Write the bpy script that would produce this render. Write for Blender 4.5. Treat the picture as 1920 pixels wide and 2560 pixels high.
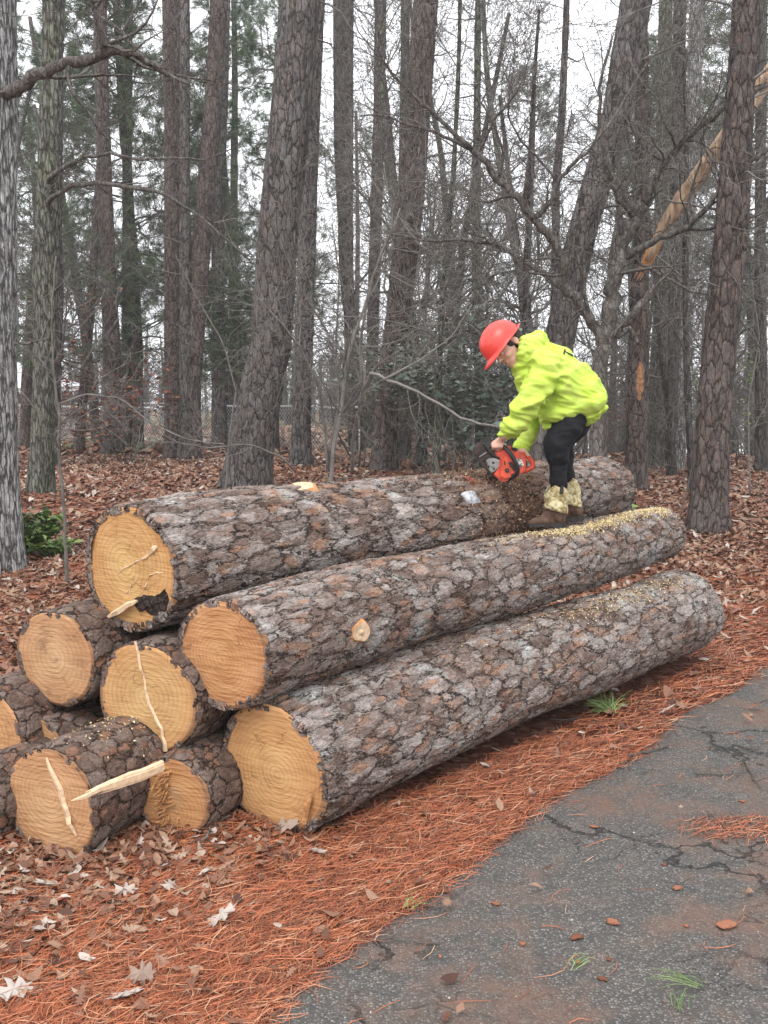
import bpy, bmesh, math, random
import numpy as np
from mathutils import Vector, Matrix, Quaternion
for o in list(bpy.data.objects): bpy.data.objects.remove(o)
SC = bpy.context.scene; COL = SC.collection
# ------------------------------------------------------------------ camera, sky, sun, exposure
FP = 2800.0; PITCH = math.radians(7.1); H = 1.9
cam = bpy.data.objects.new('camera', bpy.data.cameras.new('camera')); COL.objects.link(cam)
cam.data.sensor_fit = 'VERTICAL'; cam.data.sensor_height = 36.0; cam.data.sensor_width = 27.0
cam.data.lens = FP/2560*36.0; cam.data.clip_start = .05; cam.data.clip_end = 1000
cam.location = (0, 0, H); cam.rotation_euler = (math.radians(90)-PITCH, 0, 0)
SC.camera = cam
SC.render.engine = 'CYCLES'
SC.view_settings.view_transform = 'Standard'; SC.view_settings.look = 'None'
SC.view_settings.gamma = 1; SC.view_settings.exposure = 1.0
SUN_EL, SUN_ROT = 58, 200
w = bpy.data.worlds.new('World'); SC.world = w; w.use_nodes = True
wn = w.node_tree; wn.nodes.clear()
sky = wn.nodes.new('ShaderNodeTexSky'); sky.sky_type = 'NISHITA'; sky.sun_disc = False
sky.sun_elevation = math.radians(SUN_EL); sky.sun_rotation = math.radians(SUN_ROT); sky.dust_density = 4
hs = wn.nodes.new('ShaderNodeHueSaturation'); hs.inputs['Saturation'].default_value = .12
wn.links.new(sky.outputs[0], hs.inputs['Color'])
mx = wn.nodes.new('ShaderNodeMix'); mx.data_type = 'RGBA'; mx.inputs[0].default_value = .72
wn.links.new(hs.outputs[0], mx.inputs[6]); mx.inputs[7].default_value = (9.2, 9.4, 9.8, 1)   # flat cloud layer
bg = wn.nodes.new('ShaderNodeBackground'); bg.inputs[1].default_value = .125
wn.links.new(mx.outputs[2], bg.inputs[0])
wo = wn.nodes.new('ShaderNodeOutputWorld'); wn.links.new(bg.outputs[0], wo.inputs[0])
sd = bpy.data.lights.new('sun', 'SUN'); sd.energy = .8; sd.angle = math.radians(25); sd.color = (1, .97, .93)
sun = bpy.data.objects.new('sun', sd); COL.objects.link(sun)
sun.rotation_euler = (math.radians(90-SUN_EL), 0, math.radians(-15))

# ------------------------------------------------------------------ pixel -> place helpers
_s, _c = math.sin(PITCH), math.cos(PITCH)
def ray(u, v):
    a = (u-960)/FP; b = (v-1280)/FP
    return np.array([a, _c-b*_s, -_s-b*_c])
def PY(u, v, y):
    r = ray(u, v); return np.array([0, 0, H])+r*(y/r[1])
def PZ(u, v, z):
    r = ray(u, v); return np.array([0, 0, H])+r*((z-H)/r[2])
def ss(a, b, x):
    t = np.clip((x-a)/(b-a), 0, 1); return t*t*(3-2*t)
EDGE_PX = [(560, 2640), (673, 2560), (705, 2508), (803, 2426), (900, 2356), (968, 2295), (1050, 2262), (1134, 2196), (1210, 2120), (1294, 2061), (1350, 2010), (1429, 1963),
           (1500, 1930), (1576, 1895), (1620, 1850), (1693, 1790), (1760, 1760), (1860, 1710), (1920, 1655), (2010, 1620)]
EDGE = [PZ(u, v, 0)[:2] for u, v in EDGE_PX]
EDGE = [np.array([-3.2, -1.6])]+EDGE
EY = np.array([p[1] for p in EDGE]); EX = np.array([p[0] for p in EDGE])
_o = np.argsort(EY); EY = EY[_o]; EX = EX[_o]
EY = np.append(EY, EY[-1]+30); EX = np.append(EX, EX[-1]+30*(EX[-1]-EX[-8])/(EY[-2]-EY[-9]))
EX = EX-.035*np.clip((6-EY)/3, 0, 1)
def edge_x(y): return np.interp(y, EY, EX)
def gbase(x, y):
    L = np.interp(y, [0, 9, 14, 20, 24, 37, 67, 150], [0, 0, .3, .15, 0, -.43, -1.25, -4])
    R = np.interp(y, [0, 5.2, 8.5, 13, 24, 30, 40, 60, 150], [0, 0, .10, .18, 0, -.45, -1.25, -2.9, -11])
    m = ss(-1, 6, x); return L*(1-m)+R*m
def gz(x, y):
    x = np.asarray(x, float); y = np.asarray(y, float)
    d = edge_x(y)-x
    n = .03*np.sin(x*1.7+y*.6)*np.sin(y*1.3-x*.4)+.012*np.sin(x*5.1+1)*np.sin(y*4.3+x)+.05*np.sin(x*.5+2)*np.sin(y*.37)*ss(6, 12, y)
    m = ss(-.05, 1.2, d)
    return gbase(x, y)+(n+.02)*m-.02*(1-ss(-.12, .0, d))
def PG(u, v):
    r = ray(u, v); t = 3.0
    for _ in range(4000):
        p = np.array([0, 0, H])+r*t
        if p[2] <= gz(p[0], p[1]): return p
        t += .02 if t < 15 else .06
        if t > 140: break
    return p

# ------------------------------------------------------------------ object helpers
def put(o, parent=None, **pr):
    COL.objects.link(o)
    if parent is not None: o.parent = parent
    for k, v in pr.items(): o[k] = v
    return o
def thing(name, label, cat, loc=(0, 0, 0), group=None, rot=None):
    o = bpy.data.objects.new(name, None); o.location = Vector(loc)
    o.empty_display_size = .1
    if rot is not None: o.rotation_euler = rot
    put(o, None, label=label, category=cat)
    if group: o['group'] = group
    return o
def tag(o, label, cat, group=None, kind=None):
    o['label'] = label; o['category'] = cat
    if group: o['group'] = group
    if kind: o['kind'] = kind
    return o
def mesh(name, V, Fs, m, parent=None, smooth=True, rnd=None):
    """V Nx3, Fs: list of (K x n int arrays) or list of tuples"""
    me = bpy.data.meshes.new(name); V = np.asarray(V, np.float32)
    me.vertices.add(len(V)); me.vertices.foreach_set('co', V.ravel())
    arrs = Fs if (len(Fs) and isinstance(Fs[0], np.ndarray) and Fs[0].ndim == 2) else None
    if arrs is None:
        sizes = np.array([len(f) for f in Fs]); loops = np.array([i for f in Fs for i in f])
    else:
        sizes = np.concatenate([np.full(len(a), a.shape[1]) for a in arrs]); loops = np.concatenate([a.ravel() for a in arrs])
    me.loops.add(len(loops)); me.loops.foreach_set('vertex_index', loops.astype(np.int32))
    me.polygons.add(len(sizes))
    st = np.concatenate([[0], np.cumsum(sizes)[:-1]])
    me.polygons.foreach_set('loop_start', st.astype(np.int32))
    try: me.polygons.foreach_set('loop_total', sizes.astype(np.int32))
    except Exception: pass
    me.update(calc_edges=True); me.validate()
    me.polygons.foreach_set('use_smooth', np.full(len(me.polygons), smooth))
    if rnd is not None:
        at = me.attributes.new('rnd', 'FLOAT', 'FACE'); at.data.foreach_set('value', np.asarray(rnd, np.float32))
    if m is not None: me.materials.append(m)
    o = bpy.data.objects.new(name, me); put(o, parent); return o

class Tubes:
    """collects polylines; builds them all in one vectorised pass"""
    def __init__(s): s.g = {}
    def add(s, pts, rad, sides=4, rnd=0.5):
        pts = np.asarray(pts, float)
        if np.ndim(rad) == 0: rad = np.full(len(pts), rad)
        s.g.setdefault((len(pts), sides), []).append((pts, np.asarray(rad, float), rnd))
    def build(s, name, m, parent=None, smooth=True, org=None):
        VV = []; FF = []; RR = []; off = 0
        for (n, k), L in s.g.items():
            P = np.stack([a[0] for a in L]); R = np.stack([a[1] for a in L]); B = len(L)
            T = np.gradient(P, axis=1); T /= np.linalg.norm(T, axis=2, keepdims=True)+1e-9
            ref = np.zeros((B, 1, 3)); ax = np.argmin(np.abs(T.mean(axis=1)), axis=1); ref[np.arange(B), 0, ax] = 1
            N = np.cross(T, ref); N /= np.linalg.norm(N, axis=2, keepdims=True)+1e-9
            Bn = np.cross(T, N)
            a = np.arange(k)*2*math.pi/k
            V = P[:, :, None, :]+R[:, :, None, None]*(np.cos(a)[None, None, :, None]*N[:, :, None, :]+np.sin(a)[None, None, :, None]*Bn[:, :, None, :])
            idx = np.arange(B*n*k).reshape(B, n, k)
            q = np.stack([idx[:, :-1, :], np.roll(idx, -1, 2)[:, :-1, :], np.roll(idx, -1, 2)[:, 1:, :], idx[:, 1:, :]], -1).reshape(-1, 4)+off
            VV.append(V.reshape(-1, 3)); FF.append(q)
            RR.append(np.repeat([a_[2] for a_ in L], (n-1)*k))
            if k > 4:
                caps = idx[:, -1, :]+off
                FF.append(caps); RR.append(np.array([a_[2] for a_ in L]))
                caps = idx[:, 0, ::-1]+off
                FF.append(caps); RR.append(np.array([a_[2] for a_ in L]))
            off += B*n*k
        V = np.concatenate(VV)
        if org is not None: V = V-np.asarray(org)
        return mesh(name, V, FF, m, parent, smooth, np.concatenate(RR))

# ------------------------------------------------------------------ materials
class NT:
    def __init__(s, name, disp=None):
        s.m = bpy.data.materials.new(name); s.m.use_nodes = True; s.t = s.m.node_tree; s.t.nodes.clear()
        s.out = s.t.nodes.new('ShaderNodeOutputMaterial'); s.b = s.n('ShaderNodeBsdfPrincipled')
        s.t.links.new(s.b.outputs[0], s.out.inputs[0])
    def n(s, ty, **kw):
        nd = s.t.nodes.new(ty)
        for k, v in kw.items():
            if k.startswith('i_'):
                s.set(nd.inputs[int(k[2:]) if k[2:].isdigit() else k[2:].replace('_', ' ')], v)
            else: setattr(nd, k, v)
        return nd
    def set(s, sock, v):
        if hasattr(v, 'outputs'): v = v.outputs[0]
        if isinstance(v, bpy.types.NodeSocket): s.t.links.new(v, sock)
        else:
            try: sock.default_value = v
            except Exception: sock.default_value = (*v, 1)
    def math(s, op, a, b=0.0, c=None, clamp=False):
        nd = s.n('ShaderNodeMath', operation=op); nd.use_clamp = clamp
        s.set(nd.inputs[0], a); s.set(nd.inputs[1], b)
        if c is not None: s.set(nd.inputs[2], c)
        return nd.outputs[0]
    def mix(s, f, a, b, bt='MIX'):
        nd = s.n('ShaderNodeMix', data_type='RGBA', blend_type=bt)
        s.set(nd.inputs[0], f)
        for i, v in ((6, a), (7, b)):
            if isinstance(v, tuple) and len(v) == 3: v = (*v, 1)
            s.set(nd.inputs[i], v)
        return nd.outputs[2]
    def ramp(s, f, stops, interp='LINEAR'):
        nd = s.n('ShaderNodeValToRGB'); cr = nd.color_ramp; cr.interpolation = interp
        while len(cr.elements) < len(stops): cr.elements.new(.5)
        for e, (p, c) in zip(cr.elements, stops):
            e.position = p; e.color = (*c, 1) if not np.isscalar(c) else (c, c, c, 1)
        s.set(nd.inputs[0], f); return nd.outputs[0]
    def mr(s, v, a, b, c=0., d=1.):
        nd = s.n('ShaderNodeMapRange'); s.set(nd.inputs[0], v)
        for i, x in zip((1, 2, 3, 4), (a, b, c, d)): nd.inputs[i].default_value = x
        return nd.outputs[0]
    def coord(s, scale=(1, 1, 1), kind='Object', loc=(0, 0, 0), rot=(0, 0, 0)):
        tc = s.n('ShaderNodeTexCoord'); mp = s.n('ShaderNodeMapping')
        s.t.links.new(tc.outputs[kind], mp.inputs[0]); mp.inputs['Scale'].default_value = scale
        mp.inputs['Location'].default_value = loc; mp.inputs['Rotation'].default_value = rot
        return mp.outputs[0]
    def noise(s, vec, sc, det=4, rough=.55, dist=0, out=0):
        nd = s.n('ShaderNodeTexNoise'); s.set(nd.inputs['Vector'], vec); nd.inputs['Scale'].default_value = sc
        nd.inputs['Detail'].default_value = det; nd.inputs['Roughness'].default_value = rough; nd.inputs['Distortion'].default_value = dist
        return nd.outputs[out]
    def vor(s, vec, sc, feat='F1', out=0, rnd=1):
        nd = s.n('ShaderNodeTexVoronoi', feature=feat); s.set(nd.inputs['Vector'], vec); nd.inputs['Scale'].default_value = sc
        nd.inputs['Randomness'].default_value = rnd
        return nd.outputs[out]
    def warp(s, vec, sc, amt, det=3):
        nz = s.noise(vec, sc, det, .6, 0, 1)
        sub = s.n('ShaderNodeVectorMath', operation='SUBTRACT'); s.set(sub.inputs[0], nz); sub.inputs[1].default_value = (.5, .5, .5)
        ma = s.n('ShaderNodeVectorMath', operation='MULTIPLY_ADD'); s.set(ma.inputs[0], sub); ma.inputs[1].default_value = (amt,)*3
        s.set(ma.inputs[2], vec); return ma.outputs[0]
    def bump(s, h, dist, strength=1.0):
        nd = s.n('ShaderNodeBump'); nd.inputs['Strength'].default_value = strength; nd.inputs['Distance'].default_value = dist
        s.set(nd.inputs['Height'], h); s.t.links.new(nd.outputs[0], s.b.inputs['Normal'])
    def disp(s, h, sc, mid=0.0):
        nd = s.n('ShaderNodeDisplacement'); nd.inputs['Scale'].default_value = sc; nd.inputs['Midlevel'].default_value = mid
        s.set(nd.inputs['Height'], h); s.t.links.new(nd.outputs[0], s.out.inputs['Displacement']); s.m.displacement_method = 'BOTH'
    def fin(s, col, rough=.9, spec=.25):
        s.set(s.b.inputs['Base Color'], col if not isinstance(col, tuple) else (*col[:3], 1)); s.set(s.b.inputs['Roughness'], rough)
        s.set(s.b.inputs['Specular IOR Level'], spec); return s.m
def plain(name, col, rough=.6, spec=.4, var=.12, sc=30, bump=0, metal=0):
    k = NT(name); v = k.coord(); n = k.noise(v, sc, 5)
    c = k.mix(k.mr(n, .3, .7), tuple(x*(1-var) for x in col), tuple(min(1, x*(1+var)) for x in col))
    if bump: k.bump(n, bump)
    k.b.inputs['Metallic'].default_value = metal
    return k.fin(c, rough, spec)

def bark(name, sxy, sz, cols, crack, dist=.012, disp=0, crackw=.10, lichen=None, warp=.35, dust=None, wander=1.5, flake=1.0, ochre=.0):
    k = NT(name); v0 = k.coord((sxy, sxy, sz)); raw = k.coord()
    v = k.warp(k.warp(k.warp(v0, wander, warp*1.3, 3), 4.0, warp*.75, 3), 11.0, warp*.30, 2)
    e1 = k.vor(v, 1, 'DISTANCE_TO_EDGE'); c1 = k.vor(v, 1, 'F1', 1)
    v2 = k.warp(k.warp(v0, 2.5, .6, 3), 9, .25, 3)
    e2 = k.vor(v2, 2.1, 'DISTANCE_TO_EDGE'); c2 = k.vor(v2, 2.1, 'F1', 1)
    sp = k.n('ShaderNodeSeparateColor'); k.set(sp.inputs[0], c1); r1, r2 = sp.outputs[0], sp.outputs[1]
    sp2 = k.n('ShaderNodeSeparateColor'); k.set(sp2.inputs[0], c2); q1 = sp2.outputs[0]
    nz = k.noise(raw, 14, 6, .65); nf = k.noise(raw, 70, 5, .7); nl = k.noise(raw, 2.2, 4, .6)
    # layered flakes: saw-tooth contours of a stretched noise
    ct = k.math('FRACT', k.math('MULTIPLY', k.noise(k.warp(v0, 3, .25, 3), .75, 4, .62), 9.0))
    lip = k.mr(ct, 0, .16)
    sel = k.math('ADD', k.math('MULTIPLY', r1, .20), k.math('ADD', k.math('MULTIPLY', q1, .20), k.math('ADD', k.math('MULTIPLY', nz, .34), k.math('MULTIPLY', nl, .26))))
    sel = k.mr(sel, .26, .74)
    col = k.ramp(sel, [(0, cols[0]), (.30, cols[1]), (.58, cols[2]), (1, cols[3])])
    col = k.mix(k.math('MULTIPLY', k.mr(k.math('ADD', q1, k.math('MULTIPLY', nz, .5)), 1.02, 1.16), .8), col, cols[4])
    col = k.mix(k.mr(nf, .25, .8, .0, .55), col, k.mix(1, col, (.35, .33, .33), 'MULTIPLY'))
    if lichen:
        col = k.mix(k.math('MULTIPLY', k.mr(k.noise(raw, 6, 6, .7), .52, .66), k.mr(nl, .4, .6)), col, lichen)
    if dust:
        sx = k.n('ShaderNodeSeparateXYZ'); k.set(sx.inputs[0], raw)
        band = k.math('SUBTRACT', 1.0, k.math('ABSOLUTE', k.math('DIVIDE', k.math('SUBTRACT', sx.outputs[2], dust[0]), dust[1])), clamp=True)
        col = k.mix(k.math('MULTIPLY', k.mr(k.math('ADD', band, k.math('MULTIPLY', nz, .8)), .55, 1.2), .85), col, dust[2])
    wmod = k.mr(nz, .35, .65, .45, 1.5)
    cw = k.mr(k.math('DIVIDE', e1, wmod), 0.005, crackw); cw2 = k.mr(k.math('DIVIDE', e2, wmod), .0, crackw*.8)
    cm = k.math('MULTIPLY', cw, k.math('MULTIPLY', k.mr(cw2, 0, 1, .42, 1), k.mr(lip, 0, 1, 1-.5*flake, 1)))
    col = k.mix(cm, crack, col)
    hh = k.math('ADD', k.math('MULTIPLY', k.mr(e1, 0, crackw*2.2), .34), k.math('ADD', k.math('MULTIPLY', r2, .20), k.math('ADD', k.math('MULTIPLY', k.mr(e2, 0, crackw*1.6), .10), k.math('ADD', k.math('MULTIPLY', q1, .14), k.math('MULTIPLY', nz, .2)))))
    hh = k.math('ADD', hh, k.math('ADD', k.math('MULTIPLY', nf, .06), k.math('MULTIPLY', k.math('MULTIPLY', lip, k.mr(ct, .1, 1, 1, .35)), .24*flake)))
    if disp: k.disp(hh, disp)
    else: k.bump(hh, dist)
    return k.fin(col, .92, .15)
GREYP = [(.115, .068, .050), (.225, .165, .138), (.355, .298, .270), (.50, .445, .415), (.34, .185, .115)]
M = {}
M['logbark'] = bark('log_bark', 14.5, 6.2, GREYP, (.022, .014, .011), disp=.022, crackw=.06, warp=.6, lichen=(.42, .43, .41))
M['logbark_big'] = bark('log_bark_big', 12.5, 4.8, GREYP, (.022, .014, .011), disp=.028, crackw=.06, warp=.6, lichen=(.45, .44, .42), dust=(2.6, .75, (.17, .105, .075)))
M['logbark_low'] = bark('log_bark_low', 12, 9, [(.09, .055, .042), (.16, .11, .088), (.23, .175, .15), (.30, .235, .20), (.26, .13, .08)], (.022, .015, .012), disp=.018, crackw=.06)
M['pinebark'] = bark('pine_bark', 13, 4.2, [(.065, .056, .053), (.13, .118, .112), (.21, .195, .187), (.27, .25, .24), (.22, .17, .145)], (.026, .022, .020), dist=.03, crackw=.10)
M['pinebark_red'] = bark('pine_bark_reddish', 14, 4.5, [(.06, .048, .043), (.11, .09, .083), (.175, .148, .138), (.22, .185, .17), (.22, .15, .12)], (.028, .021, .018), dist=.028, crackw=.09)
M['oakbark'] = bark('oak_bark_pale', 26, 3.6, [(.30, .295, .29), (.44, .435, .43), (.58, .58, .57), (.66, .66, .65), (.70, .70, .69)], (.045, .04, .038), dist=.02, crackw=.22, warp=.5)
M['mossbark'] = bark('grey_mossy_bark', 24, 4.5, [(.11, .11, .09), (.18, .18, .15), (.26, .26, .215), (.32, .315, .27), (.36, .35, .31)], (.03, .028, .022), dist=.018, crackw=.2, lichen=(.22, .26, .14), warp=.5)
M['farbark'] = bark('far_bark', 18, 3, [(.06, .053, .049), (.10, .092, .086), (.15, .14, .13), (.19, .175, .165), (.19, .16, .14)], (.03, .025, .022), dist=.02, crackw=.15)

def twigmat(name, a, b):
    k = NT(name); v = k.coord(); n = k.noise(v, 9, 4, .7)
    at = k.n('ShaderNodeAttribute', attribute_name='rnd')
    f = k.math('ADD', k.math('MULTIPLY', at.outputs['Fac'], .5), k.math('MULTIPLY', k.mr(n, .35, .65), .5))
    k.bump(k.noise(v, 60, 3), .004)
    return k.fin(k.mix(f, a, b), .9, .2)
M['twig'] = twigmat('twig_bark', (.08, .07, .062), (.25, .235, .215))
M['twigdark'] = twigmat('dark_branch_bark', (.05, .04, .035), (.14, .125, .11))
M['twigfar'] = twigmat('far_twig_bark', (.07, .062, .056), (.18, .165, .15))
M['limb'] = bark('limb_bark', 22, 8, [(.07, .058, .05), (.12, .105, .095), (.18, .165, .15), (.26, .245, .23), (.22, .2, .18)], (.05, .042, .036), dist=.006, crackw=.12, flake=.3)

def attr_mat(name, stops, rough=.7, spec=.3, trans=0, noise_amt=.25, sc=30):
    k = NT(name); at = k.n('ShaderNodeAttribute', attribute_name='rnd'); v = k.coord()
    c = k.ramp(at.outputs['Fac'], stops)
    c = k.mix(k.mr(k.noise(v, sc, 3), .3, .7, 0, noise_amt), c, k.mix(1, c, (.45, .42, .4), 'MULTIPLY'))
    return k.fin(c, rough, spec)
M['needles'] = attr_mat('pine_straw', [(0, (.08, .03, .018)), (.25, (.18, .058, .03)), (.55, (.41, .115, .048)), (.8, (.52, .19, .085)), (1, (.52, .32, .20))], .55, .35, sc=3)
M['leaves'] = attr_mat('dead_leaves', [(0, (.06, .025, .017)), (.3, (.14, .062, .038)), (.55, (.23, .115, .072)), (.78, (.30, .185, .12)), (.94, (.34, .26, .20)), (1, (.44, .38, .33))], .7, .3, sc=60)
M['paleleaf'] = attr_mat('pale_oak_leaf', [(0, (.18, .11, .08)), (.5, (.30, .22, .175)), (1, (.42, .37, .33))], .6, .3, sc=60)
M['pinefol'] = attr_mat('pine_needle_foliage', [(0, (.035, .058, .03)), (.5, (.075, .115, .055)), (1, (.14, .19, .09))], .6, .3, sc=4)
M['greenleaf'] = attr_mat('evergreen_leaf', [(0, (.03, .06, .012)), (.5, (.09, .16, .03)), (1, (.22, .30, .07))], .45, .5, sc=8)
M['greyleaf'] = attr_mat('greyish_green_leaf', [(0, (.05, .075, .05)), (.6, (.12, .16, .12)), (1, (.26, .31, .27))], .5, .4, sc=8)
M['rustleaf'] = attr_mat('rusty_hanging_leaf', [(0, (.10, .03, .02)), (.6, (.22, .07, .035)), (1, (.30, .12, .07))], .7, .3, sc=8)
M['sawdust'] = attr_mat('sawdust', [(0, (.45, .30, .12)), (.5, (.72, .56, .28)), (1, (.86, .76, .48))], .9, .1, sc=60)
M['chips'] = attr_mat('brown_wood_chips', [(0, (.16, .07, .04)), (.6, (.34, .19, .11)), (1, (.62, .48, .32))], .9, .1, sc=60)
M['clod'] = attr_mat('red_clay_clod', [(0, (.14, .06, .035)), (.6, (.30, .13, .08)), (1, (.42, .24, .17))], .95, .1, sc=80)
M['greenneedle'] = attr_mat('fresh_pine_needles', [(0, (.06, .12, .03)), (.5, (.16, .26, .07)), (1, (.34, .44, .18))], .5, .4)

# end grain
def wood(name, pith=(0, 0), freq=95, core=(.60, .37, .16), mid=(.58, .315, .115), rim=(.50, .235, .085), streak=0.0, sang=0.6, seed=0, r=.25, saw=.5, stain=0):
    k = NT(name); raw = k.coord((1, 1, 1), loc=(-pith[0], -pith[1], 0)); ctr = k.coord((1, 1, 1))
    rr = k.coord((1, 1, 1), loc=(seed*3.1, seed*1.7, 0))
    wv = k.warp(raw, 5, .035, 2)
    ln = k.n('ShaderNodeVectorMath', operation='LENGTH'); k.set(ln.inputs[0], wv); d = ln.outputs[1]
    l2 = k.n('ShaderNodeVectorMath', operation='LENGTH'); k.set(l2.inputs[0], ctr); dc = l2.outputs[1]
    n1 = k.noise(rr, 7, 5, .6); n2 = k.noise(rr, 60, 5, .7)
    ph = k.math('MULTIPLY', k.math('ADD', d, k.math('MULTIPLY', n1, .015)), freq*2*math.pi/6.283)
    sn = k.math('SINE', k.math('MULTIPLY', ph, 6.283/2.2))
    ring = k.mr(sn, .1, 1, 0, 1); amp = k.mr(k.noise(k.coord(), 9, 3), .35, .65, .25, 1)
    col = k.ramp(k.math('DIVIDE', dc, r*1.03), [(0, core), (.45, mid), (.82, tuple(.5*(a+b) for a, b in zip(mid, rim))), (.97, rim), (1, (.17, .06, .03))])
    col = k.mix(.32, col, (.66, .47, .27)); col = k.mix(k.mr(n1, .35, .65, 0, .6), col, k.mix(1, col, (.72, .60, .50), 'MULTIPLY'))
    col = k.mix(k.math('MULTIPLY', k.math('MULTIPLY', ring, amp), .42), col, (.34, .15, .055))
    # saw lines
    sl = k.coord((6, 90, 1), rot=(0, 0, sang)); sl = k.warp(sl, .6, 1.3, 2)
    ns = k.noise(sl, 1, 3, .6); 
    col = k.mix(k.math('MULTIPLY', k.mr(ns, .42, .72), saw), col, k.mix(1, col, (.55, .42, .33), 'MULTIPLY'))
    rc = k.vor(k.warp(rr, 6, .12, 3), 5.5, 'DISTANCE_TO_EDGE'); col = k.mix(k.math('MULTIPLY', k.mr(rc, .004, .014, .75, 0), k.mr(n1, .5, .56)), col, (.22, .11, .05))
    if stain:
        col = k.mix(k.math('MULTIPLY', k.mr(k.noise(rr, 9, 5, .7), .52, .72), stain), col, (.16, .085, .055))
    col = k.mix(k.mr(n2, .3, .75, 0, .3), col, k.mix(1, col, (.7, .62, .55), 'MULTIPLY'))
    h = k.math('ADD', k.math('MULTIPLY', ns, .7), k.math('ADD', k.math('MULTIPLY', ring, .12), k.math('MULTIPLY', n2, .3)))
    k.bump(h, .006)
    return k.fin(col, .72, .2)
M['scarwood'] = plain('scar_wood', (.33, .17, .09), .85, .2, .5, 25, .01)
M['fresh'] = plain('fresh_split_wood', (.64, .46, .30), .7, .2, .18, 50, .004)
M['orange_wood'] = plain('orange_torn_wood', (.43, .215, .09), .8, .2, .3, 60, .006)
k = NT('debarked_wood'); v = k.coord((10, 10, 1.4)); n = k.noise(v, 2, 6, .65)
M['debarked'] = (k.bump(n, .02), k.fin(k.ramp(n, [(.25, (.12, .08, .06)), (.42, (.26, .17, .11)), (.55, (.42, .29, .19)), (.75, (.50, .40, .31))]), .8, .2))[1]

# ground
k = NT('forest_floor'); v = k.coord()
n = k.noise(v, 1.1, 5, .6); n2 = k.noise(v, 30, 6, .7); e = k.vor(k.warp(v, 8, .1), 22, 'F1', 1)
sp = k.n('ShaderNodeSeparateColor'); k.set(sp.inputs[0], e)
c = k.ramp(sp.outputs[0], [(0, (.05, .02, .014)), (.4, (.13, .05, .032)), (.7, (.21, .095, .062)), (1, (.33, .21, .16))])
c = k.mix(k.mr(n2, .3, .7, 0, .7), c, (.14, .045, .025))
sx = k.n('ShaderNodeSeparateXYZ'); k.set(sx.inputs[0], v)
gm = k.math('MULTIPLY', k.mr(k.math('ADD', sx.outputs[1], k.math('MULTIPLY', n, 8.)), 34, 40), k.mr(k.noise(v, .6, 4), .4, .6))
c = k.mix(gm, c, (.13, .14, .04))
k.bump(k.math('ADD', n2, sp.outputs[1]), .03)
M['ground'] = k.fin(c, .95, .1)
# asphalt
k = NT('old_asphalt'); v = k.coord()
st = k.vor(v, 105, 'F1', 1); sp = k.n('ShaderNodeSeparateColor'); k.set(sp.inputs[0], st)
sd_ = k.vor(v, 105, 'F1', 0); big = k.noise(v, .9, 5, .6); med = k.noise(v, 5, 6, .65); fine = k.noise(v, 220, 3, .7)
stone = k.ramp(sp.outputs[0], [(0, (.06, .057, .053)), (.45, (.12, .111, .102)), (.75, (.19, .176, .162)), (.95, (.235, .22, .20)), (1, (.30, .28, .26))])
c = k.mix(k.mr(sd_, .25, .6), stone, (.07, .065, .061))
c = k.mix(k.mr(med, .35, .7, 0, .45), c, k.mix(1, c, (1.5, 1.47, 1.42), 'MULTIPLY'))
dm = k.math('MULTIPLY', k.mr(k.math('ADD', big, k.math('MULTIPLY', med, .6)), .76, .95), .8)
c = k.mix(dm, c, k.mix(k.mr(fine, .35, .65), (.12, .072, .052), (.21, .125, .09)))
cv = k.warp(v, 1.6, .9, 5); ce = k.vor(cv, .62, 'DISTANCE_TO_EDGE'); ck = k.math('MULTIPLY', k.mr(ce, .002, .009, .7, 0), k.mr(k.noise(v, 1.3, 3), .38, .5))
ce2 = k.vor(k.warp(v, 3, .5, 5), 2.1, 'DISTANCE_TO_EDGE'); ck2 = k.math('MULTIPLY', k.mr(ce2, .004, .013, .55, 0), k.mr(k.noise(v, 1.0, 3), .5, .6))
ck = k.math('MAXIMUM', ck, ck2)
c = k.mix(ck, c, (.008, .007, .007))
k.bump(k.math('SUBTRACT', k.math('ADD', k.math('MULTIPLY', k.math('SUBTRACT', 1, sd_), sp.outputs[1]), k.math('MULTIPLY', fine, .4)), k.math('MULTIPLY', ck, 3)), .011)
M['asphalt'] = k.fin(c, .8, .3)

# ------------------------------------------------------------------ ground & road
def grid(xs, ys, f):
    X, Y = np.meshgrid(xs, ys); Z = f(X, Y); nx, ny = len(xs), len(ys)
    V = np.stack([X, Y, Z], -1).reshape(-1, 3); i = np.arange(nx*ny).reshape(ny, nx)
    return V, np.stack([i[:-1, :-1], i[:-1, 1:], i[1:, 1:], i[1:, :-1]], -1).reshape(-1, 4)
xs = np.unique(np.concatenate([np.linspace(-120, -8, 40), np.arange(-8, 9, .09), np.linspace(9, 120, 40)]))
ys = np.unique(np.concatenate([np.linspace(-12, 0, 8), np.arange(0, 16, .09), np.arange(16, 40, .5), np.linspace(40, 180, 40)]))
V, Fq = grid(xs, ys, gz)
g = mesh('ground', V, [Fq], M['ground']); g['kind'] = 'structure'; g['label'] = 'forest floor of brown leaves and pine straw'
rng = np.random.default_rng(5)
ey = np.concatenate([np.arange(-1.5, 12, .06), np.arange(12, 30, .5)])
ex = edge_x(ey)+rng.normal(0, .018, len(ey))+.03*np.sin(ey*9)
V = []; nx = 40
for y, x in zip(ey, ex):
    for t in np.linspace(0, 1, nx): V.append((x+(t**1.5)*22, y, float(gbase(x+(t**1.5)*22, y))+.006-.016*(t == 0)))
i = np.arange(len(V)).reshape(len(ey), nx)
road = mesh('road', V, [np.stack([i[:-1, :-1], i[:-1, 1:], i[1:, 1:], i[1:, :-1]], -1).reshape(-1, 4)], M['asphalt']); road['kind'] = 'structure'
road['label'] = 'cracked old asphalt road edge'

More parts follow.
